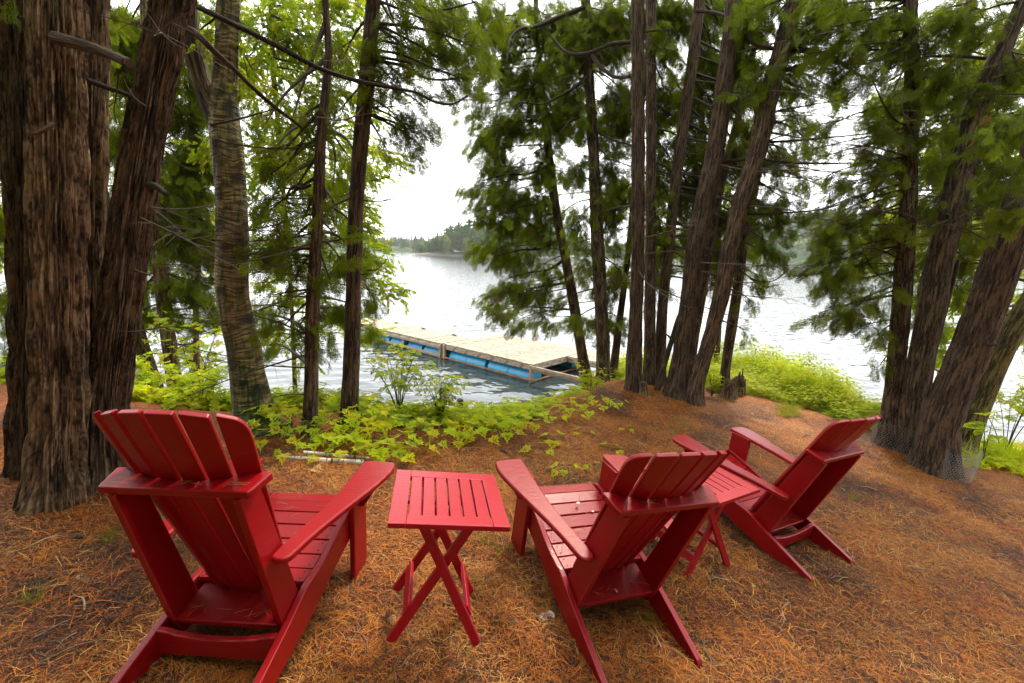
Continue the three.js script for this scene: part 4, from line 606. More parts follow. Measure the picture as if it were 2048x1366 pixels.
function makeTable(label) {
  const t = thing('side_table', label, 'table', V(0, 0, 0), 'red slatted side tables'), w = 0.439, d = 0.459, h = 0.518, th = 0.02, y = h - th / 2, st = 0.062, ra = 0.066;
  for (const s of [-1, 1]) {
    part('top_frame', board(rect(st, d), th, V(s * (w / 2 - st / 2), y, 0), X, V(0, 0, -1), {}, 0.0025), M.redTable, t);
    part('top_frame', board(rect(w - 2 * st - 0.001, ra), th, V(0, y, s * (d / 2 - ra / 2)), X, V(0, 0, -1), {}, 0.0025), M.redTable, t);
  }
  const span = w - 2 * st, gap = 0.0065, sw = (span - 7 * gap) / 6;
  for (let i = 0; i < 6; i++) part('top_slat', board(rect(sw, d - 2 * ra + 0.004), th - 0.003, V(-span / 2 + gap + sw / 2 + i * (sw + gap), y, 0), X, V(0, 0, -1), {}, 0.002), M.redTable, t);
  part('batten', board(rect(span + 0.06, 0.03), 0.016, V(0, h - th - 0.009, 0), X, V(0, 0, -1), {}, 0.002), M.redTable, t);
  const legY = h - th - 0.002;
  for (const s of [-1, 1]) for (const [e, off] of [[1, 0.011], [-1, -0.011]]) {      // crossed pairs, front and back
    const a = V(-e * 0.108, legY, s * 0.135 + off), b = V(e * 0.168, -0.015, s * 0.148 + off), dir = b.clone().sub(a), L = dir.length();
    part('leg', board([[-0.018, 0], [0.018, 0], [0.018, L - 0.012], [0.004, L], [-0.018, L]], 0.02, a, V(Math.abs(dir.y), e * Math.abs(dir.x), 0), dir, {}, 0.003), M.redTable, t);
  }
  for (const s of [-1, 1]) part('leg_stretcher', board(rect(0.285, 0.045), 0.016, V(s * 0.118, 0.115, 0), Z, V(s * -0.5, 1, 0), {}, 0.003), M.redTable, t);
  for (const s of [-1, 1]) part('top_rail', board(rect(0.33, 0.032), 0.018, V(s * 0.108, h - th - 0.018, 0), Z, Y, {}, 0.003), M.redTable, t);
  return t;
}
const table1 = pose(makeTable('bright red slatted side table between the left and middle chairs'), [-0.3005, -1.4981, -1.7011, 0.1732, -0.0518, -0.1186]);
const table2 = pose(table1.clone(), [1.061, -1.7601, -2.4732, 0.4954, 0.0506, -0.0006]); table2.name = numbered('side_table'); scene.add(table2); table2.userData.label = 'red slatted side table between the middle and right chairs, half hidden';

// ---------------------------------------------------------------- floating dock
M.deck = std({ roughness: 0.9, map: dataTex(512, 512, (u, v) => { const a = noise(u * 5, v * 60, 1, 5, 60), b = noise(u * 30, v * 200, 2, 30, 200), c = noise(u * 6, v * 6, 3, 6, 6), t = clamp(0.5 + 0.5 * (a - 0.5) + 0.5 * (b - 0.5) + 0.6 * (c - 0.5), 0, 1); return toS([mix(0.13, 0.34, t), mix(0.105, 0.28, t), mix(0.072, 0.20, t)]); }, true) });
M.deckGrey = std({ roughness: 0.9, map: dataTex(512, 512, (u, v) => { const a = noise(u * 5, v * 40, 1, 5, 40), c = noise(u * 9, v * 9, 3, 9, 9), t = clamp(0.45 + 0.7 * (a - 0.5) + 0.9 * (c - 0.5), 0, 1); return toS([mix(0.09, 0.33, t), mix(0.075, 0.27, t), mix(0.055, 0.19, t)]); }, true) });
M.drum = phys({ roughness: 0.4, color: col(1, 1, 1), map: dataTex(256, 256, (u, v) => { const a = noise(u * 12, v * 12, 1, 12, 12) * 0.6 + noise(u * 40, v * 40, 2, 40, 40) * 0.4, t = clamp(a * 1.2 - 0.1, 0, 1); return toS([mix(0.006, 0.02, t), mix(0.18, 0.33, t), mix(0.38, 0.54, t)]); }, true) });
M.rustWood = std({ roughness: 0.85, map: M.deck.map, color: col(0.85, 0.5, 0.18) });
const lin = [M.deck, M.deckGrey];
const uA = V(-0.738, 0, -0.676).normalize(), vA = V(-uA.z, 0, uA.x).multiplyScalar(-1);
if (vA.x < 0) vA.negate();
function timber(L, h, w, c, along, mat, t, name) { const p = board(rect(L, h), w, c, along, Y, {}, 0.006, 1); return part(name, p, mat, t); }
function drum() { const pr = [[0, -0.44], [0.26, -0.44], [0.285, -0.42], [0.285, -0.16], [0.293, -0.15], [0.293, -0.13], [0.285, -0.12], [0.285, 0.12], [0.293, 0.13], [0.293, 0.15], [0.285, 0.16], [0.285, 0.42], [0.26, 0.44], [0, 0.44]].map(([x, y]) => new THREE.Vector2(x, y)); return new THREE.LatheGeometry(pr, 28); }
const drumG = drum();
function dockSection(label, corner, u, v, L, W, top, o = {}) {       // corner: front end of the shore-side edge; u along, v across
  const t = thing('floating_dock', label, 'dock', V(corner.x, 0, corner.z)), P = (a, b, y) => V(u.x * a + v.x * b, y, u.z * a + v.z * b);
  const n = Math.round(L / 0.145), st = L / n;
  for (let i = 0; i < n; i++) { const warp = rr(-0.006, 0.006), len = W + rr(-0.02, 0.02); part('plank', board(rect(len, st - 0.008), 0.035, P((i + 0.5) * st, W / 2, top - 0.018 + warp), v, u, {}, 0.004, 1), R() < 0.6 ? M.deck : M.deckGrey, t); }
  for (const b of [0.02, W - 0.02]) timber(L, o.fascia ?? 0.16, 0.04, P(L / 2, b, top - 0.04 - (o.fascia ?? 0.16) / 2), u, M.deckGrey, t, 'side_board');
  for (const a of [0.02, L - 0.02]) timber(W - 0.08, o.fascia ?? 0.16, 0.04, P(a, W / 2, top - 0.04 - (o.fascia ?? 0.16) / 2), v, M.deckGrey, t, 'end_board');
  const nd = o.drums ?? 4, sp = (L - 0.24) / nd;
  for (let k = 0; k < nd; k++) for (const b of [0.36, W - 0.36]) { const m = part('drum', drumG, M.drum, t); m.quaternion.setFromUnitVectors(Y, u); m.position.copy(P(0.12 + (k + 0.5) * sp + ((k % 2) ? -0.03 : 0.03), b, top - 0.20 - 0.295)); }
  for (const a of [0.05, L - 0.05]) for (const b of [-0.005, W + 0.005]) timber(0.10, 0.52, 0.09, P(a, b, top - 0.30), u, M.deck, t, 'corner_post');
  if (o.bumper) { for (const y of [top - 0.13, top - 0.43]) timber(L, 0.10, 0.05, P(L / 2, -0.045, y), u, M.deck, t, 'bumper_rail'); for (let k = 0; k <= 3; k++) timber(0.10, 0.4, 0.04, P(0.1 + k * (L - 0.2) / 3, -0.012, top - 0.28), u, M.deckGrey, t, 'bumper_post'); }
  else { timber(L + 0.1, 0.045, 0.06, P(L / 2, -0.03, WATER + 0.05), u, M.rustWood, t, 'waterline_rail'); timber(W, 0.045, 0.06, P(-0.03, W / 2, WATER + 0.05), v, M.rustWood, t, 'waterline_rail'); }
  for (const a of o.cleats ?? []) { const g = mergeGeometries([new THREE.BoxGeometry(0.05, 0.03, 0.05).translate(-0.05, 0.015, 0), new THREE.BoxGeometry(0.05, 0.03, 0.05).translate(0.05, 0.015, 0), new THREE.CapsuleGeometry(0.018, 0.26, 4, 8).rotateZ(Math.PI / 2).translate(0, 0.045, 0)]); const m = part('mooring_cleat', g, M.rustWood, t); m.position.copy(P(a, W - 0.09, top)); m.quaternion.setFromUnitVectors(X, u); }
  return t;
}
const topY = WATER + 0.52, F = V(0.61, 0, -12.86), Lc = F.clone().addScaledVector(uA, 4.0);
const dockA = dockSection('near section of the floating dock, broad deck over blue barrels', F, uA, vA, 3.98, 2.8, topY, { drums: 4, fascia: 0.15 });
const dockB = dockSection('far narrow section of the floating dock, with bumper rails over blue barrels', Lc.clone().addScaledVector(uA, 0.08).addScaledVector(vA, -0.02), uA, vA, 6.6, 1.35, topY - 0.01, { drums: 6, bumper: true, cleats: [0.8, 2.7, 4.6] });
{ // gangway from the right end of the deck to the bank
  const s = F.clone().addScaledVector(vA, 1.62), e = uA.clone().negate(), L = 3.3, t = thing('gangway', 'wooden gangway leading from the dock to the bank behind the middle clump', 'gangway', s), P = (a, b, y) => V(e.x * a + vA.x * b, y, e.z * a + vA.z * b);
  const n = 23, st = L / n; for (let i = 0; i < n; i++) part('plank', board(rect(1.16, st - 0.008), 0.035, P((i + 0.5) * st + 0.02, 0.6, topY - 0.02 + rr(-0.005, 0.005)), vA, e, {}, 0.004, 1), R() < 0.7 ? M.deck : M.deckGrey, t);
  for (const b of [0.02, 1.18]) timber(L, 0.15, 0.04, P(L / 2 + 0.02, b, topY - 0.115), e, M.deckGrey, t, 'side_board');
  const s2 = thing('stiff_arm', 'long squared beam holding the near dock corner off the bank', 'beam', F), Q = (a) => V(e.x * a, 0, e.z * a);
  for (const [b, y] of [[-0.03, topY - 0.08], [0.02, topY - 0.15]]) timber(2.9, 0.10, 0.05, Q(1.4).add(V(0, y, 0)).addScaledVector(vA, b - 0.02), e, M.deck, s2, 'beam');
  const rope = thing('mooring_rope', 'thin rope slanting from the near dock corner into the water', 'rope', F); part('rope', tube([V(0.02, topY - 0.35, 0), V(-0.16, topY - 0.5, 0.5), V(-0.3, WATER - 0.2, 0.8)], [0.01, 0.01, 0.01], 6, {}), M.paleWood, rope);
}
// ---------------------------------------------------------------- stumps, logs, wire, small things on the ground
R = rand(404);
function stump(label, px, py, w, hpx, depth, o = {}) {        // sawn or broken stump
  const p0 = depth ? at(px, py, depth) : hit(px, py), d = -p0.z, b = V(p0.x, ground(p0.x, p0.z), p0.z), r = metres(w, d) / 2, h = Math.max(0.05, p0.y - b.y + metres(hpx, d)), lean = o.lean ?? 0;
  const t = thing(o.name ?? 'tree_stump', label, 'stump', b, o.group);
  const g = tube([V(-0.02 * lean, -0.15, 0), V(0, 0, 0), V(lean * h * 0.6, h * 0.6, 0), V(lean * h, h, 0)], [r * 1.25, r * 1.15, r, r * 0.95], 40, { rings: 40, ridge: 0.006, lump: 0.12, fine: 4, seed: px, flare: 0.3, flareH: 0.06, bury: 0.15, uvSize: 0.3, uvV: 0.5 });
  const p = g.attributes.position;
  if (o.jagged) for (let i = 0; i < p.count; i++) { const y = p.getY(i); if (y > h * 0.45) { const a = Math.atan2(p.getZ(i), p.getX(i) - lean * y), k = (y - h * 0.45) / (h * 0.55); p.setY(i, y - k * h * o.jagged * (noise(Math.cos(a) * 2.2 + px, Math.sin(a) * 2.2 + 3) + 0.5 * noise(Math.cos(a) * 7 + px, Math.sin(a) * 7 + 3) - 0.2)); } }
  g.computeVertexNormals(); part('bark', g, M.stumpWood, t);
  if (!o.jagged) part('cut_face', new THREE.CylinderGeometry(r * 0.9, r * 0.9, 0.012, 24).translate(lean * h, h + 0.004, 0), o.face ?? M.paleWood, t);
  return t;
}
stump('broken mossy stump with a jagged top right of the middle clump', 1458, 790, 25, 42, 6.35, { jagged: 0.5 });
stump('taller splintered stump just behind the mossy one', 1480, 782, 17, 50, 6.6, { jagged: 0.55 });
stump('short leaning stub at the foot of the straight middle trunk', 1287, 808, 16, 46, 5.75, { lean: -0.18 });
stump('small sawn stump among seedlings right of the birch', 576, 872, 24, 26);
stump('dark sawn post stub beside the slim dark cedar', 615, 880, 16, 38);
stump('dark sawn post standing in the seedlings in front of the dock', 920, 842, 14, 46, undefined, { face: M.stumpWood });
stump('shorter post close to the dark one in front of the dock', 932, 838, 9, 36);
function lying(name, label, category, pix, w0, w1, mat, o = {}) {
  const pts = pix.map(([x, y]) => { const p = hit(x, y); p.y = ground(p.x, p.z); return p; }), b = pts[0].clone(), d = -b.z, r0 = metres(w0, d) / 2, r1 = metres(w1, d) / 2, n = pts.length;
  const t = thing(name, label, category, b, o.group), rad = pts.map((_, i) => mix(r0, r1, i / (n - 1)));
  part(o.part ?? 'stem', tube(pts.map((p, i) => p.clone().sub(b).add(V(0, rad[i] * 0.7 + (o.lift ?? 0), 0))), rad, o.sides ?? 8, { rings: n * 6, ridge: r0 * 0.1, lump: 0.1, fine: 3, seed: pix[0][0], uvSize: 0.3, uvV: 0.4 }), mat, t);
  return t;
}
lying('fallen_log', 'peeling white birch pole lying nearer the chairs', 'log', [[556, 918], [600, 921], [660, 926], [727, 930]], 9, 14, M.whiteBirch, { sides: 18 });
lying('fallen_log', 'white birch pole lying behind the nearer one, among seedlings', 'log', [[606, 911], [660, 914], [700, 917], [738, 921]], 12, 9, M.whiteBirch, { sides: 18 });
lying('fallen_stick', 'dark stick lying on the needles at the lower left', 'stick', [[10, 1288], [60, 1275], [130, 1262], [180, 1252]], 10, 5, M.barkGrey);
lying('fallen_stick', 'thin pale stick lying left of the left chair', 'stick', [[10, 1055], [60, 1040], [110, 1035], [150, 1022]], 4, 3, M.deadTwig);
lying('fallen_stick', 'pale curved twig hanging under the left chair rear stretcher', 'stick', [[336, 1268], [341, 1300], [326, 1335], [298, 1366]], 5, 4, M.deadTwig);
lying('fallen_stick', 'thin curved twig at the foot of the right chair rear legs', 'stick', [[1592, 1190], [1610, 1178], [1650, 1182], [1700, 1208]], 3, 2, M.paleWood);
lying('fallen_stick', 'small stick lying at the bottom right corner', 'stick', [[1760, 1335], [1790, 1325], [1815, 1312]], 4, 3, M.paleWood);
lying('fallen_stick', 'dark stick on the slope right of the right chair', 'stick', [[1755, 975], [1790, 980], [1830, 990]], 5, 3, M.barkDark);
lying('fallen_stick', 'long dark branch half buried in needles on the right slope', 'stick', [[1880, 985], [1930, 1000], [1985, 1018], [2030, 1035]], 6, 4, M.barkDark);
lying('fallen_stick', 'pale stick standing out right of the right chair back', 'stick', [[1740, 915], [1748, 925], [1756, 934]], 4, 3, M.deadTwig);
lying('fallen_stick', 'thin grey stick at the far right of the needle slope', 'stick', [[1945, 935], [1965, 945], [1978, 958]], 4, 2.5, M.deadTwig);
lying('fallen_stick', 'dark rotting root between seedlings and needles', 'stick', [[905, 893], [925, 884], [945, 876]], 8, 4, M.barkDark);
{ // splintered yellow wood by the thick cedar
  const b = hit(158, 945), t = thing('broken_branch', 'splintered yellow branch lying against the thickest cedar foot', 'branch', b);
  for (let i = 0; i < 9; i++) { const a = rr(-0.35, 0.2), l = rr(0.1, 0.25), s = V(rr(-0.03, 0.02), 0.06 + rr(0, 0.05), 0.04), e = s.clone().add(V(Math.cos(a) * l, -0.06 + rr(-0.03, 0.03), 0.08 + Math.sin(a) * 0.1)); part('splinter', tube([s, s.clone().lerp(e, 0.5).add(V(0, 0.01, 0)), e], [0.006, 0.007, 0.002], 5, {}), M.paleWood, t); }
}
function cone(label, px, py, len, turn, group) {
  const p = hit(px, py), t = thing('pine_cone', label, 'pine cone', V(p.x, p.y + len * 0.2, p.z), group), G = [];
  for (let i = 0; i < 46; i++) { const y = i / 46, a = i * 2.4, r = len * 0.28 * Math.sin(Math.PI * (0.12 + 0.82 * y)) + 0.002; const g = new THREE.ConeGeometry(len * 0.085, len * 0.16, 4).scale(1, 1, 0.45).rotateX(0.9).translate(0, 0, r * 0.7).rotateY(a).translate(0, (y - 0.5) * len, 0); G.push(g); }
  G.push(new THREE.CylinderGeometry(len * 0.1, len * 0.12, len * 0.9, 8)); const m = part('cone_scales', mergeGeometries(G.map((g) => g.toNonIndexed())), M.coneBrown, t); m.rotation.set(0, turn, Math.PI / 2 + 0.15); return t;
}
M.coneBrown = std({ color: col(0.085, 0.055, 0.035), roughness: 0.9 });
cone('dark pine cone lying below seedlings in the middle', 1100, 946, 0.085, 0.2);
cone('pine cone left of the left chair, nearer the edge', 32, 1074, 0.06, 0.7); cone('pine cone left of the left chair, beside a smaller one', 152, 1080, 0.075, 0.1); cone('small pine cone just left of a larger one', 116, 1086, 0.05, 1.2);
cone('pine cone on the needles behind the middle table and seedlings', 1008, 908, 0.08, 2.6);
cone('pine cone at the bottom edge between the side table and the middle chair', 975, 1352, 0.05, 1.5);
function dryLeaf(label, px, py, size, c, turn, leafSet = OVAL) { const p = hit(px, py), t = thing('fallen_leaf', label, 'leaf', V(p.x, p.y + 0.016, p.z)); const g = leafSet.at(-1).clone().scale(size, size, size).rotateY(turn).rotateX(rr(-0.3, 0.3)); part('blade', g, phys({ color: col(...c), roughness: 0.8, transmission: 0.15, thickness: 0, side: THREE.DoubleSide }), t); }
dryLeaf('pale tan leaf left of the left chair', 158, 1156, 0.07, [0.55, 0.42, 0.22], 1.2); dryLeaf('white curled leaf on the needles beside the middle chair rear leg', 1090, 1232, 0.075, [0.75, 0.72, 0.62], 0.4, HEART); dryLeaf('yellow leaf on the needles in front of the right chair', 1506, 1182, 0.045, [0.6, 0.4, 0.03], 2, MAPLE); dryLeaf('small pale chip of leaf left of the side table legs', 781, 1240, 0.04, [0.5, 0.36, 0.22], 0.7, HEART); dryLeaf('tan maple leaf near the birch poles', 625, 942, 0.09, [0.45, 0.3, 0.1], 1.4, MAPLE);
dryLeaf('brown leaf below the middle chair', 1180, 1300, 0.05, [0.4, 0.24, 0.08], 2.2); dryLeaf('orange leaf left of the yellow grass tuft', 1500, 830, 0.06, [0.5, 0.25, 0.04], 0.2, MAPLE);
// hexagonal wire netting round the feet of the right clump
function netting(label, loop, h, top) {
  const c = loop.reduce((s, p) => s.add(p), V(0, 0, 0)).multiplyScalar(1 / loop.length); c.y = ground(c.x, c.z);
  const t = thing('wire_netting', label, 'wire mesh', c), curve = new THREE.CatmullRomCurve3(loop, true), L = curve.getLength(), cell = 0.026, nu = Math.round(L / cell), nv = Math.round(h / (cell * 0.87)), P = [];
  const N = 600, spots = curve.getSpacedPoints(N), pt = (u, v) => { const q = ((u % nu) + nu) % nu / nu * N, i = Math.floor(q), p = spots[i].clone().lerp(spots[(i + 1) % N], q - i); const y = ground(p.x, p.z) - 0.02 + v * cell * 0.87; const bulge = 0.012 * Math.sin(u * 0.35 + v * 0.2) + 0.02 * (v / nv) ** 2; const o = p.clone().sub(c).setY(0).normalize(); return V(p.x + o.x * bulge - c.x, y - c.y, p.z + o.z * bulge - c.z); };
  const wire = (a, b) => { const d = b.clone().sub(a), n1 = d.clone().cross(Math.abs(d.y) > d.length() * 0.8 ? X : Y).normalize().multiplyScalar(0.0011), n2 = d.clone().cross(n1).normalize().multiplyScalar(0.0011); const q = [n1, n1.clone().multiplyScalar(-0.5).addScaledVector(n2, 0.87), n1.clone().multiplyScalar(-0.5).addScaledVector(n2, -0.87)]; for (let k = 0; k < 3; k++) { const m = q[k], n = q[(k + 1) % 3]; for (const v of [a.clone().add(m), b.clone().add(m), b.clone().add(n), a.clone().add(m), b.clone().add(n), a.clone().add(n)]) P.push(v.x, v.y, v.z); } };
  for (let j = 0; j < nv; j++) for (let i = 0; i < nu; i++) { const o = j % 2 ? 0.5 : 0; const A = pt(i + o, j + 0.17), B = pt(i + o, j + 0.83), C = pt(i + o + 0.5, j + 1.17), D = pt(i + o - 0.5, j + 1.17); wire(A, B); if (j < nv - 1) { wire(B, C); wire(B, D); } }
  const g = new THREE.BufferGeometry(); g.setAttribute('position', new THREE.Float32BufferAttribute(P, 3)); g.computeVertexNormals(); part('wire', g, std({ color: col(0.26, 0.265, 0.26), metalness: 0.3, roughness: 0.5 }), t);
}
{
  const f1 = R1.base, f2 = R2.base, f3 = R3.base, k = (p, x, z) => V(p.x + x, 0, p.z + z);
  netting('grey hexagonal wire netting wrapped round the feet of the right clump', [k(f1, -0.17, 0.02), k(f1, -0.06, 0.17), k(f2, 0.0, 0.24), k(f3, -0.12, 0.27), k(f3, 0.12, 0.26), k(f3, 0.30, 0.1), k(f3, 0.34, -0.12), k(f3, 0.1, -0.3), k(f2, 0.05, -0.3), k(f1, -0.03, -0.2)], 0.34);
}

// ---------------------------------------------------------------- needle litter
{
  const q = rand(77), tuft = (seed, n, rad) => {
    const k = rand(seed), P = [];
    for (let i = 0; i < n; i++) {
      const x = (k() - 0.5) * rad * 2, z = (k() - 0.5) * rad * 2, a = k() * 6.28, l = 0.035 + 0.05 * k(), bend = (k() - 0.5) * 0.6, w = 0.0006 + 0.0005 * k(), y0 = 0.003 + 0.013 * k(), y1 = y0 + (k() - 0.45) * 0.02, ym = Math.max(y0, y1) + 0.006 * k();
      const pts = [[x, y0, z], [x + Math.cos(a) * l / 2, ym, z + Math.sin(a) * l / 2], [x + Math.cos(a) * l / 2 + Math.cos(a + bend) * l / 2, y1, z + Math.sin(a) * l / 2 + Math.sin(a + bend) * l / 2]];
      for (let s = 0; s < 2; s++) { const A = pts[s], B = pts[s + 1], nx = -Math.sin(a + bend * s) * w, nz = Math.cos(a + bend * s) * w; P.push(A[0] - nx, A[1], A[2] - nz, A[0] + nx, A[1], A[2] + nz, B[0] + nx, B[1], B[2] + nz, A[0] - nx, A[1], A[2] - nz, B[0] + nx, B[1], B[2] + nz, B[0] - nx, B[1], B[2] - nz); }
    }
    const g = new THREE.BufferGeometry(); g.setAttribute('position', new THREE.Float32BufferAttribute(P, 3)); g.computeVertexNormals(); return g;
  };
  M.needle = std({ color: 0xffffff, roughness: 0.8, side: THREE.DoubleSide });
  const T3 = [tuft(1, 52, 0.10), tuft(2, 52, 0.10), tuft(3, 44, 0.09)], lists = [[], [], []];
  for (let n = 0; n < 24000; n++) {
    const d = 0.75 + Math.pow(q(), 0.8) * 6.6, a = (q() - 0.5) * 2.7, x = a * d, z = -d + 0.2; if (x < -4 || x > 7) continue;
    const b = lut(browAt, x / Math.max(d, 1)); if (d > b + (x > 0 ? 0.4 : -0.5)) continue;
    if (x < 0.6 && x > -1.8 && d > 3.9 && q() < 0.5) continue;
    const y = ground(x, z), nrm = V(ground(x - 0.05, z) - ground(x + 0.05, z), 0.1, ground(x, z - 0.05) - ground(x, z + 0.05)).normalize(), s = (0.8 + 0.5 * q()) * (0.9 + 0.07 * d);
    const m = new THREE.Matrix4().compose(V(x, y - 0.002, z), new THREE.Quaternion().setFromUnitVectors(up, nrm).multiply(new THREE.Quaternion().setFromAxisAngle(up, q() * 6.28)), V(s, 0.7 + 0.6 * q(), s));
    const patch = noise(x * 1.6 + 30, z * 1.6 + 12) * 0.6 + noise(x * 5, z * 5, 4) * 0.4, i = Math.min(6, Math.floor(Math.pow(q(), 1.4) * 7)), c = NEEDLE[patch < 0.4 && q() < 0.65 ? (q() < 0.5 ? 5 : 3) : q() < 0.12 ? 5 : i], k = 0.65 + 0.7 * q();
    lists[n % 3].push([m, col(c[0] * k, c[1] * k, c[2] * k)]);
  }
  lists.forEach((l, i) => tag(stuff('pine_needles', T3[i], M.needle, l, scene), 'loose rust coloured pine needles covering the ground', 'pine needles'));
  const bits = []; // small dry leaves and bark flakes among the needles
  for (let n = 0; n < 900; n++) { const d = 0.9 + q() * 6, a = (q() - 0.5) * 2.5, x = a * d, z = -d; if (d > lut(browAt, a) || x < -4 || x > 7) continue; const s = 0.012 + 0.03 * q() * q(), c = [[0.45, 0.3, 0.1], [0.5, 0.33, 0.05], [0.22, 0.13, 0.06], [0.5, 0.42, 0.3], [0.12, 0.07, 0.04]][Math.floor(q() * 5)]; bits.push([new THREE.Matrix4().compose(V(x, ground(x, z) + 0.014, z), new THREE.Quaternion().setFromEuler(new THREE.Euler((q() - 0.5) * 0.7, q() * 6.28, (q() - 0.5) * 0.7)), V(s, s, s)), col(...c)]); }
  tag(stuff('leaf_litter', OVAL[1], M.leaf, bits, scene), 'small dry leaf fragments strewn over the needles', 'leaf litter');
  const tw = []; // short dead twigs
  for (let n = 0; n < 420; n++) { const d = 0.9 + q() * 6, a = (q() - 0.5) * 2.5, x = a * d, z = -d; if (d > lut(browAt, a) || x < -4 || x > 7) continue; const s = 0.6 + 1.2 * q(); tw.push([new THREE.Matrix4().compose(V(x, ground(x, z) + 0.012, z), new THREE.Quaternion().setFromEuler(new THREE.Euler((q() - 0.5) * 0.2, q() * 6.28, (q() - 0.5) * 0.2)), V(s, s, s)), q() < 0.5 ? col(0.2, 0.15, 0.1) : col(0.36, 0.28, 0.18)]); }
  tag(stuff('small_twigs', tube([V(-0.06, 0, 0), V(-0.02, 0.006, 0.008), V(0.02, 0.004, -0.006), V(0.07, 0, 0.004)], [0.0026, 0.0024, 0.0018, 0.001], 4, { rings: 6 }), std({ color: 0xffffff, roughness: 0.95 }), tw, scene), 'short broken twigs lying in the needles', 'twigs');
}

// ---------------------------------------------------------------- undergrowth
const litTone = (k = 1) => { const y = R(), s = rr(0.8, 1.25) * k; return col((0.40 + 0.18 * y) * s, 0.56 * s, 0.006 * s); };
const leafMats = []; for (let i = 0; i < 5; i++) { R = rand(600 + i); leafMats.push(leafMat(litTone().toArray(), 0.6)); }
M.darkLeaf = leafMat([0.10, 0.18, 0.01], 0.5);
R = rand(505);
function leafAt(parent, p, az, pitch, size, set, mat, roll = 0) { const m = part('leaf', set[Math.floor(R() * set.length)], mat, parent); m.position.copy(p); m.rotation.order = 'YXZ'; m.rotation.set(pitch, az, roll); m.scale.setScalar(size); return m; }
function seedling(label, x, z, h, n, size, o = {}) {          // a young maple: a thin stem with a few spread leaves
  const b = onGround(x, z), t = thing('maple_seedling', label, 'seedling', b, o.group), tip = V(rr(-0.04, 0.04), h, rr(-0.04, 0.04)), stems = [tube([V(0, -0.02, 0), V(tip.x * 0.3, h * 0.6, tip.z * 0.3), tip], [0.0022, 0.0018, 0.0012], 4, { rings: 4 })], a0 = rr(0, 6.28);
  const rest = []; for (let i = 0; i < n; i++) { const lv = i < 2 || n < 5 ? 1 : 1 - 0.3 * Math.floor(i / 2) / (n / 2), az = a0 + i * 1.57 + rr(-0.35, 0.35) + Math.floor(i / 2) * 0.4, from = V(tip.x * lv, h * lv, tip.z * lv), l = rr(0.03, 0.07) + size * 0.25, to = from.clone().add(V(Math.sin(az) * l, rr(0.0, 0.02), Math.cos(az) * l)); stems.push(tube([from, from.clone().lerp(to, 0.5).add(V(0, 0.008, 0)), to], [0.0012, 0.001, 0.0008], 3, { rings: 3 })); rest.push([to, az, rr(0.0, 0.45), size * rr(0.75, 1.15)]); }
  part('stem', mergeGeometries(stems), M.stemGreen, t); for (const [p, az, pi, s] of rest) leafAt(t, p, az, pi, s, o.set ?? MAPLE, o.mat ?? leafMats[Math.floor(R() * 5)], rr(-0.15, 0.15));
}
const byPx = (px, py) => { const p = hit(px, py); return [p.x, p.z]; };
seedling('three leaved maple seedling alone on the needles, midway to the clump', ...byPx(1090, 910), 0.07, 3, 0.11);
seedling('maple seedling in the gap between side table and middle chair, beside a cone', ...byPx(1136, 962), 0.11, 5, 0.075);
seedling('small maple seedling touching the middle chair right arm', ...byPx(1188, 950), 0.04, 3, 0.065); seedling('tiny seedling on bare needles near the clump foot', ...byPx(1222, 906), 0.05, 3, 0.07);
seedling('flat leaved seedling at the edge of the undergrowth, midway', ...byPx(1108, 882), 0.04, 3, 0.12);
const GS = 'maple seedlings at the brow of the slope';
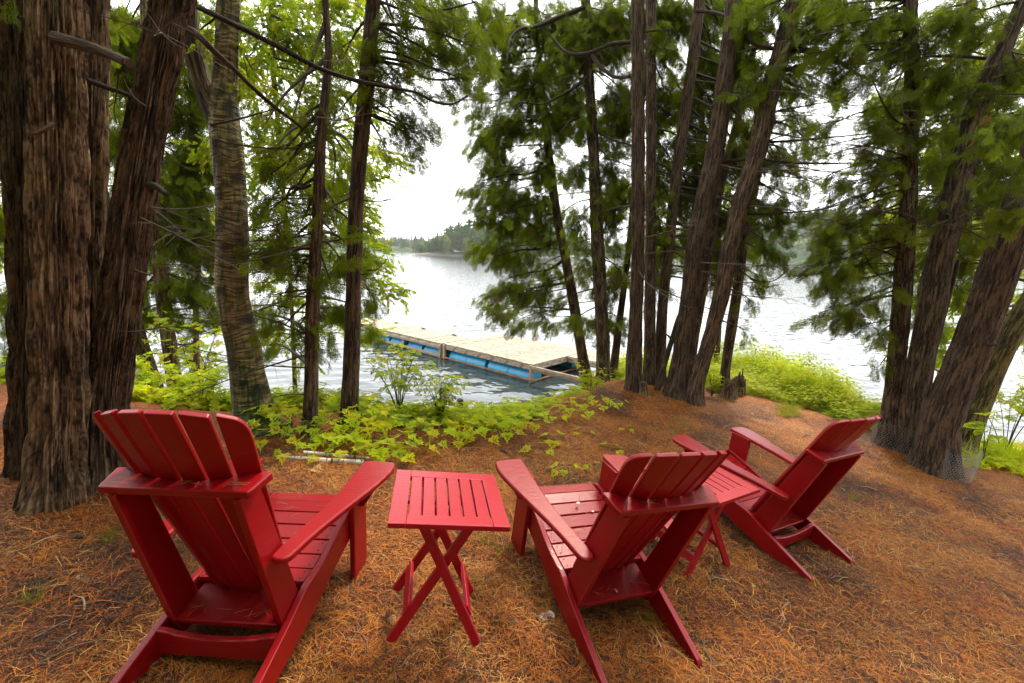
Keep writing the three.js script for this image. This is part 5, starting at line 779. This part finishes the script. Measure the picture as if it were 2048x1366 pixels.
for (const [px, py, h, n, s] of [[560, 905, 0.1, 4, 0.09], [590, 918, 0.08, 4, 0.09], [622, 906, 0.10, 4, 0.10], [648, 922, 0.05, 3, 0.09], [680, 900, 0.13, 5, 0.1], [700, 918, 0.08, 4, 0.1], [735, 892, 0.16, 5, 0.11], [760, 914, 0.1, 4, 0.12], [780, 930, 0.06, 3, 0.12], [800, 908, 0.12, 5, 0.12], [830, 922, 0.08, 4, 0.12], [860, 905, 0.1, 4, 0.11], [880, 890, 0.13, 5, 0.11], [915, 893, 0.06, 4, 0.1], [950, 880, 0.12, 5, 0.11], [985, 874, 0.13, 5, 0.11], [1015, 880, 0.08, 4, 0.11], [1050, 868, 0.08, 4, 0.11], [1075, 862, 0.09, 4, 0.1], [1110, 852, 0.1, 4, 0.1], [1145, 846, 0.09, 4, 0.1], [1180, 838, 0.1, 4, 0.09], [1215, 830, 0.1, 4, 0.09], [1235, 818, 0.08, 4, 0.08], [720, 870, 0.2, 6, 0.1], [665, 870, 0.2, 6, 0.1], [640, 855, 0.2, 6, 0.1], [750, 880, 0.2, 6, 0.1], [550, 880, 0.18, 6, 0.1], [600, 890, 0.16, 6, 0.1], [780, 885, 0.2, 6, 0.1], [840, 890, 0.16, 6, 0.1], [910, 872, 0.16, 6, 0.1], [970, 860, 0.16, 6, 0.1], [530, 900, 0.12, 5, 0.1], [690, 885, 0.18, 6, 0.11], [560, 870, 0.22, 7, 0.1], [585, 858, 0.2, 7, 0.1], [655, 845, 0.22, 7, 0.1], [715, 850, 0.24, 8, 0.11], [735, 865, 0.2, 7, 0.11], [765, 858, 0.2, 7, 0.11], [820, 875, 0.16, 7, 0.11], [855, 880, 0.14, 6, 0.11], [935, 885, 0.12, 6, 0.12], [960, 890, 0.08, 4, 0.12], [1000, 868, 0.14, 6, 0.12], [1030, 862, 0.14, 6, 0.11], [1060, 850, 0.14, 6, 0.11], [1130, 835, 0.14, 6, 0.11], [1160, 828, 0.14, 6, 0.1], [1195, 818, 0.14, 6, 0.1], [790, 915, 0.10, 5, 0.13], [745, 908, 0.12, 5, 0.13], [705, 900, 0.14, 6, 0.12], [545, 860, 0.2, 6, 0.1], [640, 885, 0.14, 5, 0.11], [670, 895, 0.12, 5, 0.11], [1250, 860, 0.03, 3, 0.06], [1165, 870, 0.04, 3, 0.07]])
  { const w = px < 640 ? 'between the birch poles and the birch' : px < 730 ? 'round the foot of the straight brown trunk' : px < 850 ? 'behind the left chair arm, below the tall shrub' : px < 960 ? 'in front of the dark sawn post' : px < 1100 ? 'on the needles in front of the near dock corner' : 'below the leftmost stems of the middle clump'; seedling('maple seedling with lobed leaves ' + w, ...byPx(px, py), h, n, s, { group: 'seedlings ' + w }); }
function shrub(name, label, px, py, depth, hgt, width, nStem, nLeaf, size, set, mats, o = {}) {
  const p = depth ? at(px, py, depth) : hit(px, py), b = onGround(p.x, p.z), t = thing(name, label, o.cat ?? 'shrub', b), stems = [], spots = [];
  for (let k = 0; k < nStem; k++) { const a = k / nStem * 6.28 + rr(0, 1), w = width / 2 * rr(0.3, 1), e = V(Math.cos(a) * w + (o.lx ?? 0), hgt * rr(0.65, 1), Math.sin(a) * w * 0.8), m = V(e.x * 0.35, e.y * 0.55, e.z * 0.35), c = new THREE.CatmullRomCurve3([V(0, -0.05, 0), m, e]); stems.push(tube([0, 0.33, 0.66, 1].map((u) => c.getPoint(u)), [0.006, 0.005, 0.003, 0.0015], 5, { rings: 8 }));
    for (let j = 0; j < 5; j++) { const s = c.getPoint(rr(0.4, 0.95)), az = rr(0, 6.28), l = width * rr(0.12, 0.3), f = s.clone().add(V(Math.cos(az) * l, rr(0.0, 0.12) * hgt + 0.02, Math.sin(az) * l)); stems.push(tube([s, s.clone().lerp(f, 0.5).add(V(0, 0.012, 0)), f], [0.0022, 0.0016, 0.001], 3, { rings: 3 })); for (let i = 0; i < 5; i++) spots.push([s.clone().lerp(f, 0.25 + 0.75 * i / 4), az + (i === 4 ? 0 : (i % 2 ? 1 : -1) * rr(0.6, 1.1))]); }
    for (let j = 0; j < 4; j++) spots.push([c.getPoint(0.55 + 0.45 * j / 3), rr(0, 6.28)]); }
  part('stem', mergeGeometries(stems), M.twig, t); for (let i = spots.length - 1; i > 0; i--) { const j = Math.floor(R() * (i + 1)); [spots[i], spots[j]] = [spots[j], spots[i]]; }
  spots.slice(0, nLeaf).forEach(([q, az]) => leafAt(t, q, Math.PI / 2 - az, rr(-0.2, 0.6), size * rr(0.65, 1.15), set, mats[Math.floor(R() * mats.length)], rr(-0.4, 0.4)));
  return t;
}
shrub('shrub', 'tall leafy shrub rising in front of the water left of the dock', 800, 870, 4.1, 0.68, 0.8, 10, 280, 0.07, OVAL, [...leafMats, ...leafMats, M.darkLeaf]);
shrub('shrub', 'leafy shrub beside the dark post in front of the dock', 880, 872, 4.05, 0.5, 0.6, 9, 240, 0.065, OVAL, [...leafMats, ...leafMats, M.darkLeaf]);
shrub('maple_sapling', 'bright maple sapling behind the left chair between leaning trunks and birch', 405, 850, 4.2, 0.45, 0.7, 7, 200, 0.085, MAPLE, leafMats, { cat: 'sapling' });
shrub('maple_sapling', 'taller maple sapling with spread leaves before the water left of the birch', 400, 830, 4.8, 1.1, 0.9, 6, 120, 0.095, MAPLE, leafMats, { cat: 'sapling' });
shrub('maple_sapling', 'maple sapling with bright leaves between the leaning cedars at the left', 285, 830, 4.3, 0.5, 0.7, 6, 140, 0.085, MAPLE, leafMats, { cat: 'sapling' });
shrub('maple_sapling', 'maple sapling at the right edge in front of bright water', 2010, 905, 5.6, 1.1, 1.3, 8, 170, 0.10, [...MAPLE, ...HEART], leafMats, { cat: 'sapling' });
shrub('maple_sapling', 'thin sapling with leaves glowing against the mossy leaning trunk', 2075, 900, 5.2, 1.4, 1.2, 7, 120, 0.10, [...MAPLE, ...HEART], leafMats, { cat: 'sapling' });
shrub('basswood_shoot', 'shoot with very large pale leaves beside the thick leaning cedar', 1975, 880, 4.9, 0.62, 0.3, 3, 9, 0.2, HEART, leafMats, { cat: 'seedling', lx: -0.05 });
shrub('goldenrod', 'upright leafy weed at the foot of the curved trunk and stumps', 1425, 775, 6.3, 0.42, 0.3, 5, 70, 0.07, OVAL, leafMats, { cat: 'weed' });
shrub('maple_sapling', 'small bright sapling growing at the foot of the leftmost middle stem', 1175, 790, 6.6, 0.6, 0.5, 5, 90, 0.08, MAPLE, leafMats, { cat: 'sapling' });
// ferns on the right slope
function frondGeo(seed) { const q = rand(seed), P = []; for (let i = 0; i < 16; i++) for (const s of [-1, 1]) { const t = (i + 0.5) / 16, w = 0.16 * Math.sin(Math.PI * (0.15 + 0.85 * (1 - t))) * (0.85 + 0.3 * q()), z = t, y = 0.32 * t - 0.38 * t * t, y1 = y - w * 0.25; P.push(0, y, z - 0.022, s * w * 0.5, mix(y, y1, 0.4), z - 0.012 + w * 0.12, 0, y, z + 0.02, s * w * 0.5, mix(y, y1, 0.4), z - 0.012 + w * 0.12, s * w, y1, z + w * 0.35, 0, y, z + 0.022); } const g = new THREE.BufferGeometry(); g.setAttribute('position', new THREE.Float32BufferAttribute(P, 3)); g.computeVertexNormals(); return g; }
const FROND = [frondGeo(1), frondGeo(2)];
for (const [px, py, s] of [[1935, 905, 0.3], [1975, 930, 0.34], [2015, 945, 0.36], [1990, 900, 0.3], [2040, 920, 0.36], [1950, 885, 0.28], [2060, 955, 0.34]]) { const [x, z] = byPx(px, py), t = thing('fern', 'light green fern with spread fronds on the slope at the right edge', 'fern', onGround(x, z), 'ferns on the right slope'); for (let k = 0; k < 8; k++) { const m = part('frond', FROND[k % 2], leafMats[k % 5], t); m.rotation.order = 'YXZ'; m.rotation.set(rr(-0.35, 0.0), k * 0.785 + rr(-0.2, 0.2), 0); m.scale.setScalar(s * rr(0.75, 1.1)); } }
// masses nobody could count: low leafy cover on the brow and bank, grass
function coverPlant(seed, set, n, h, size, spread) { const q = rand(seed), G = []; for (let i = 0; i < n; i++) { const s = size * (0.65 + 0.6 * q()), a = q() * 6.28, g = set[Math.floor(q() * set.length)].clone().scale(s, s, s).rotateX(-0.15 + 0.6 * q()).rotateY(a).translate(Math.sin(a) * spread * q(), h * (0.2 + 0.8 * q()), Math.cos(a) * spread * q()); G.push(g); } return mergeGeometries(G); }
function bladeTuft(seed, n, h) { const q = rand(seed), P = []; for (let i = 0; i < n; i++) { const a = q() * 6.28, l = h * (0.5 + 0.6 * q()), b = 0.25 + 0.5 * q(), x = (q() - 0.5) * 0.12, z = (q() - 0.5) * 0.12, w = 0.003 + 0.003 * q(), nx = Math.cos(a + 1.57) * w, nz = Math.sin(a + 1.57) * w; let p = [x, 0, z]; for (let k = 1; k <= 3; k++) { const t = k / 3, e = [x + Math.cos(a) * l * b * t * t, l * t * (1 - 0.25 * b * t), z + Math.sin(a) * l * b * t * t], w0 = 1 - (k - 1) / 3, w1 = 1 - k / 3; P.push(p[0] - nx * w0, p[1], p[2] - nz * w0, p[0] + nx * w0, p[1], p[2] + nz * w0, e[0] + nx * w1, e[1], e[2] + nz * w1, p[0] - nx * w0, p[1], p[2] - nz * w0, e[0] + nx * w1, e[1], e[2] + nz * w1, e[0] - nx * w1, e[1], e[2] - nz * w1); p = e; } } const g = new THREE.BufferGeometry(); g.setAttribute('position', new THREE.Float32BufferAttribute(P, 3)); g.computeVertexNormals(); return g; }
const place = (x, z, s, sy = s) => new THREE.Matrix4().compose(V(x, ground(x, z) - 0.01, z), new THREE.Quaternion().setFromEuler(new THREE.Euler(rr(-0.12, 0.12), rr(0, 6.28), rr(-0.12, 0.12))), V(s, sy, s));
{
  const low = [], tall = [], grass = [], goldenrod = [];
  for (let n = 0; n < 5200; n++) {                              // maple cover on the left and middle brow
    const a = rr(-1.3, 0.27), b = lut(browAt, a), edge = a < -0.55 ? 3.5 : a < -0.08 ? 3.35 : mix(3.35, 6.0, sstep(-0.08, 0.25, a)), open = sstep(-0.42, -0.3, a) * sstep(0.2, 0.12, a), d = mix(edge - 0.1, b + mix(2.0, 0.9, open), Math.pow(R(), 0.75)), x = a * d, z = -d;
    if (d < edge + 0.9 * noise(x * 2 + 9, z * 2, 2)) continue; if (noise(x * 2.6 + 50, z * 2.6, 7) < 0.4 && R() < 0.8) continue;
    if (a < -0.75 && d < 3.3) continue;
    (R() < 0.8 ? low : tall).push([place(x, z, rr(0.65, 1.1), rr(0.5, 1.0) * mix(1, 0.75, open)), litTone()]);
  }
  for (let n = 0; n < 8200; n++) {                              // sunny bank on the right
    const a = rr(0.19, 0.98), b = lut(browAt, a), e0 = a < 0.3 ? 6.9 : a < 0.44 ? 6.75 : a < 0.75 ? mix(6.35, 5.9, (a - 0.44) / 0.31) : 5.6, d = rr(e0, Math.max(b + 2.0, e0 + 1.5)), x = a * d, z = -d; if (d < e0 + 0.5 * noise(x * 2, z * 2, 5)) continue;
    const t = R(), hk = sstep(e0, e0 + 1.4, d); (t < 0.5 ? grass : t < 0.8 ? goldenrod : low).push([place(x, z, rr(0.8, 1.2), rr(0.7, 1.1) * (0.4 + 0.65 * hk) * (0.35 + 1.3 * noise(x * 1.3 + 3, z * 1.3, 8))), litTone(0.76)]);
  }
  for (let n = 0; n < 900; n++) { const a = rr(0.88, 1.5), d = rr(4.6, 7.5), x = a * d, z = -d; if (d < 4.5 + 0.9 * noise(x * 1.5, z * 1.5, 5)) continue; (R() < 0.4 ? grass : low).push([place(x, z, rr(0.7, 1.1), rr(0.5, 0.9)), litTone(0.95)]); }
  for (let n = 0; n < 34; n++) { const p = hit(rr(1552, 1592), rr(815, 836)); grass.push([place(p.x, p.z, 0.6, 0.25), litTone(0.6)]); }
  for (const [px, py, r] of [[985, 1110, 18], [880, 1160, 10], [1300, 1250, 14], [60, 1205, 8], [1330, 1240, 12], [1700, 1000, 8], [220, 1085, 10], [970, 1090, 12], [1370, 850, 10]]) for (let n = 0; n < 3; n++) { const p = hit(px + rr(-r, r), py + rr(-r, r) * 0.5); grass.push([place(p.x, p.z, 0.3, 0.2), litTone(0.5)]); }
  tag(stuff('low_undergrowth', coverPlant(31, MAPLE, 6, 0.21, 0.10, 0.11), M.leaf, low, scene), 'mass of low bright maple seedlings along the brow and bank', 'undergrowth');
  tag(stuff('leafy_undergrowth', coverPlant(32, [...OVAL, ...MAPLE], 12, 0.30, 0.075, 0.11), M.leaf, tall, scene), 'taller leafy shoots in the undergrowth along the brow', 'undergrowth');
  tag(stuff('bank_grass', bladeTuft(33, 26, 0.42), M.leaf, grass, scene), 'bright yellow green grass on the bank right of the middle clump', 'grass');
  tag(stuff('bank_weeds', coverPlant(34, OVAL, 22, 0.52, 0.05, 0.07), M.leaf, goldenrod, scene), 'bright leafy weeds standing in the grass on the right bank', 'weeds');
}

camera.updateMatrixWorld();
renderer.render(scene, camera);
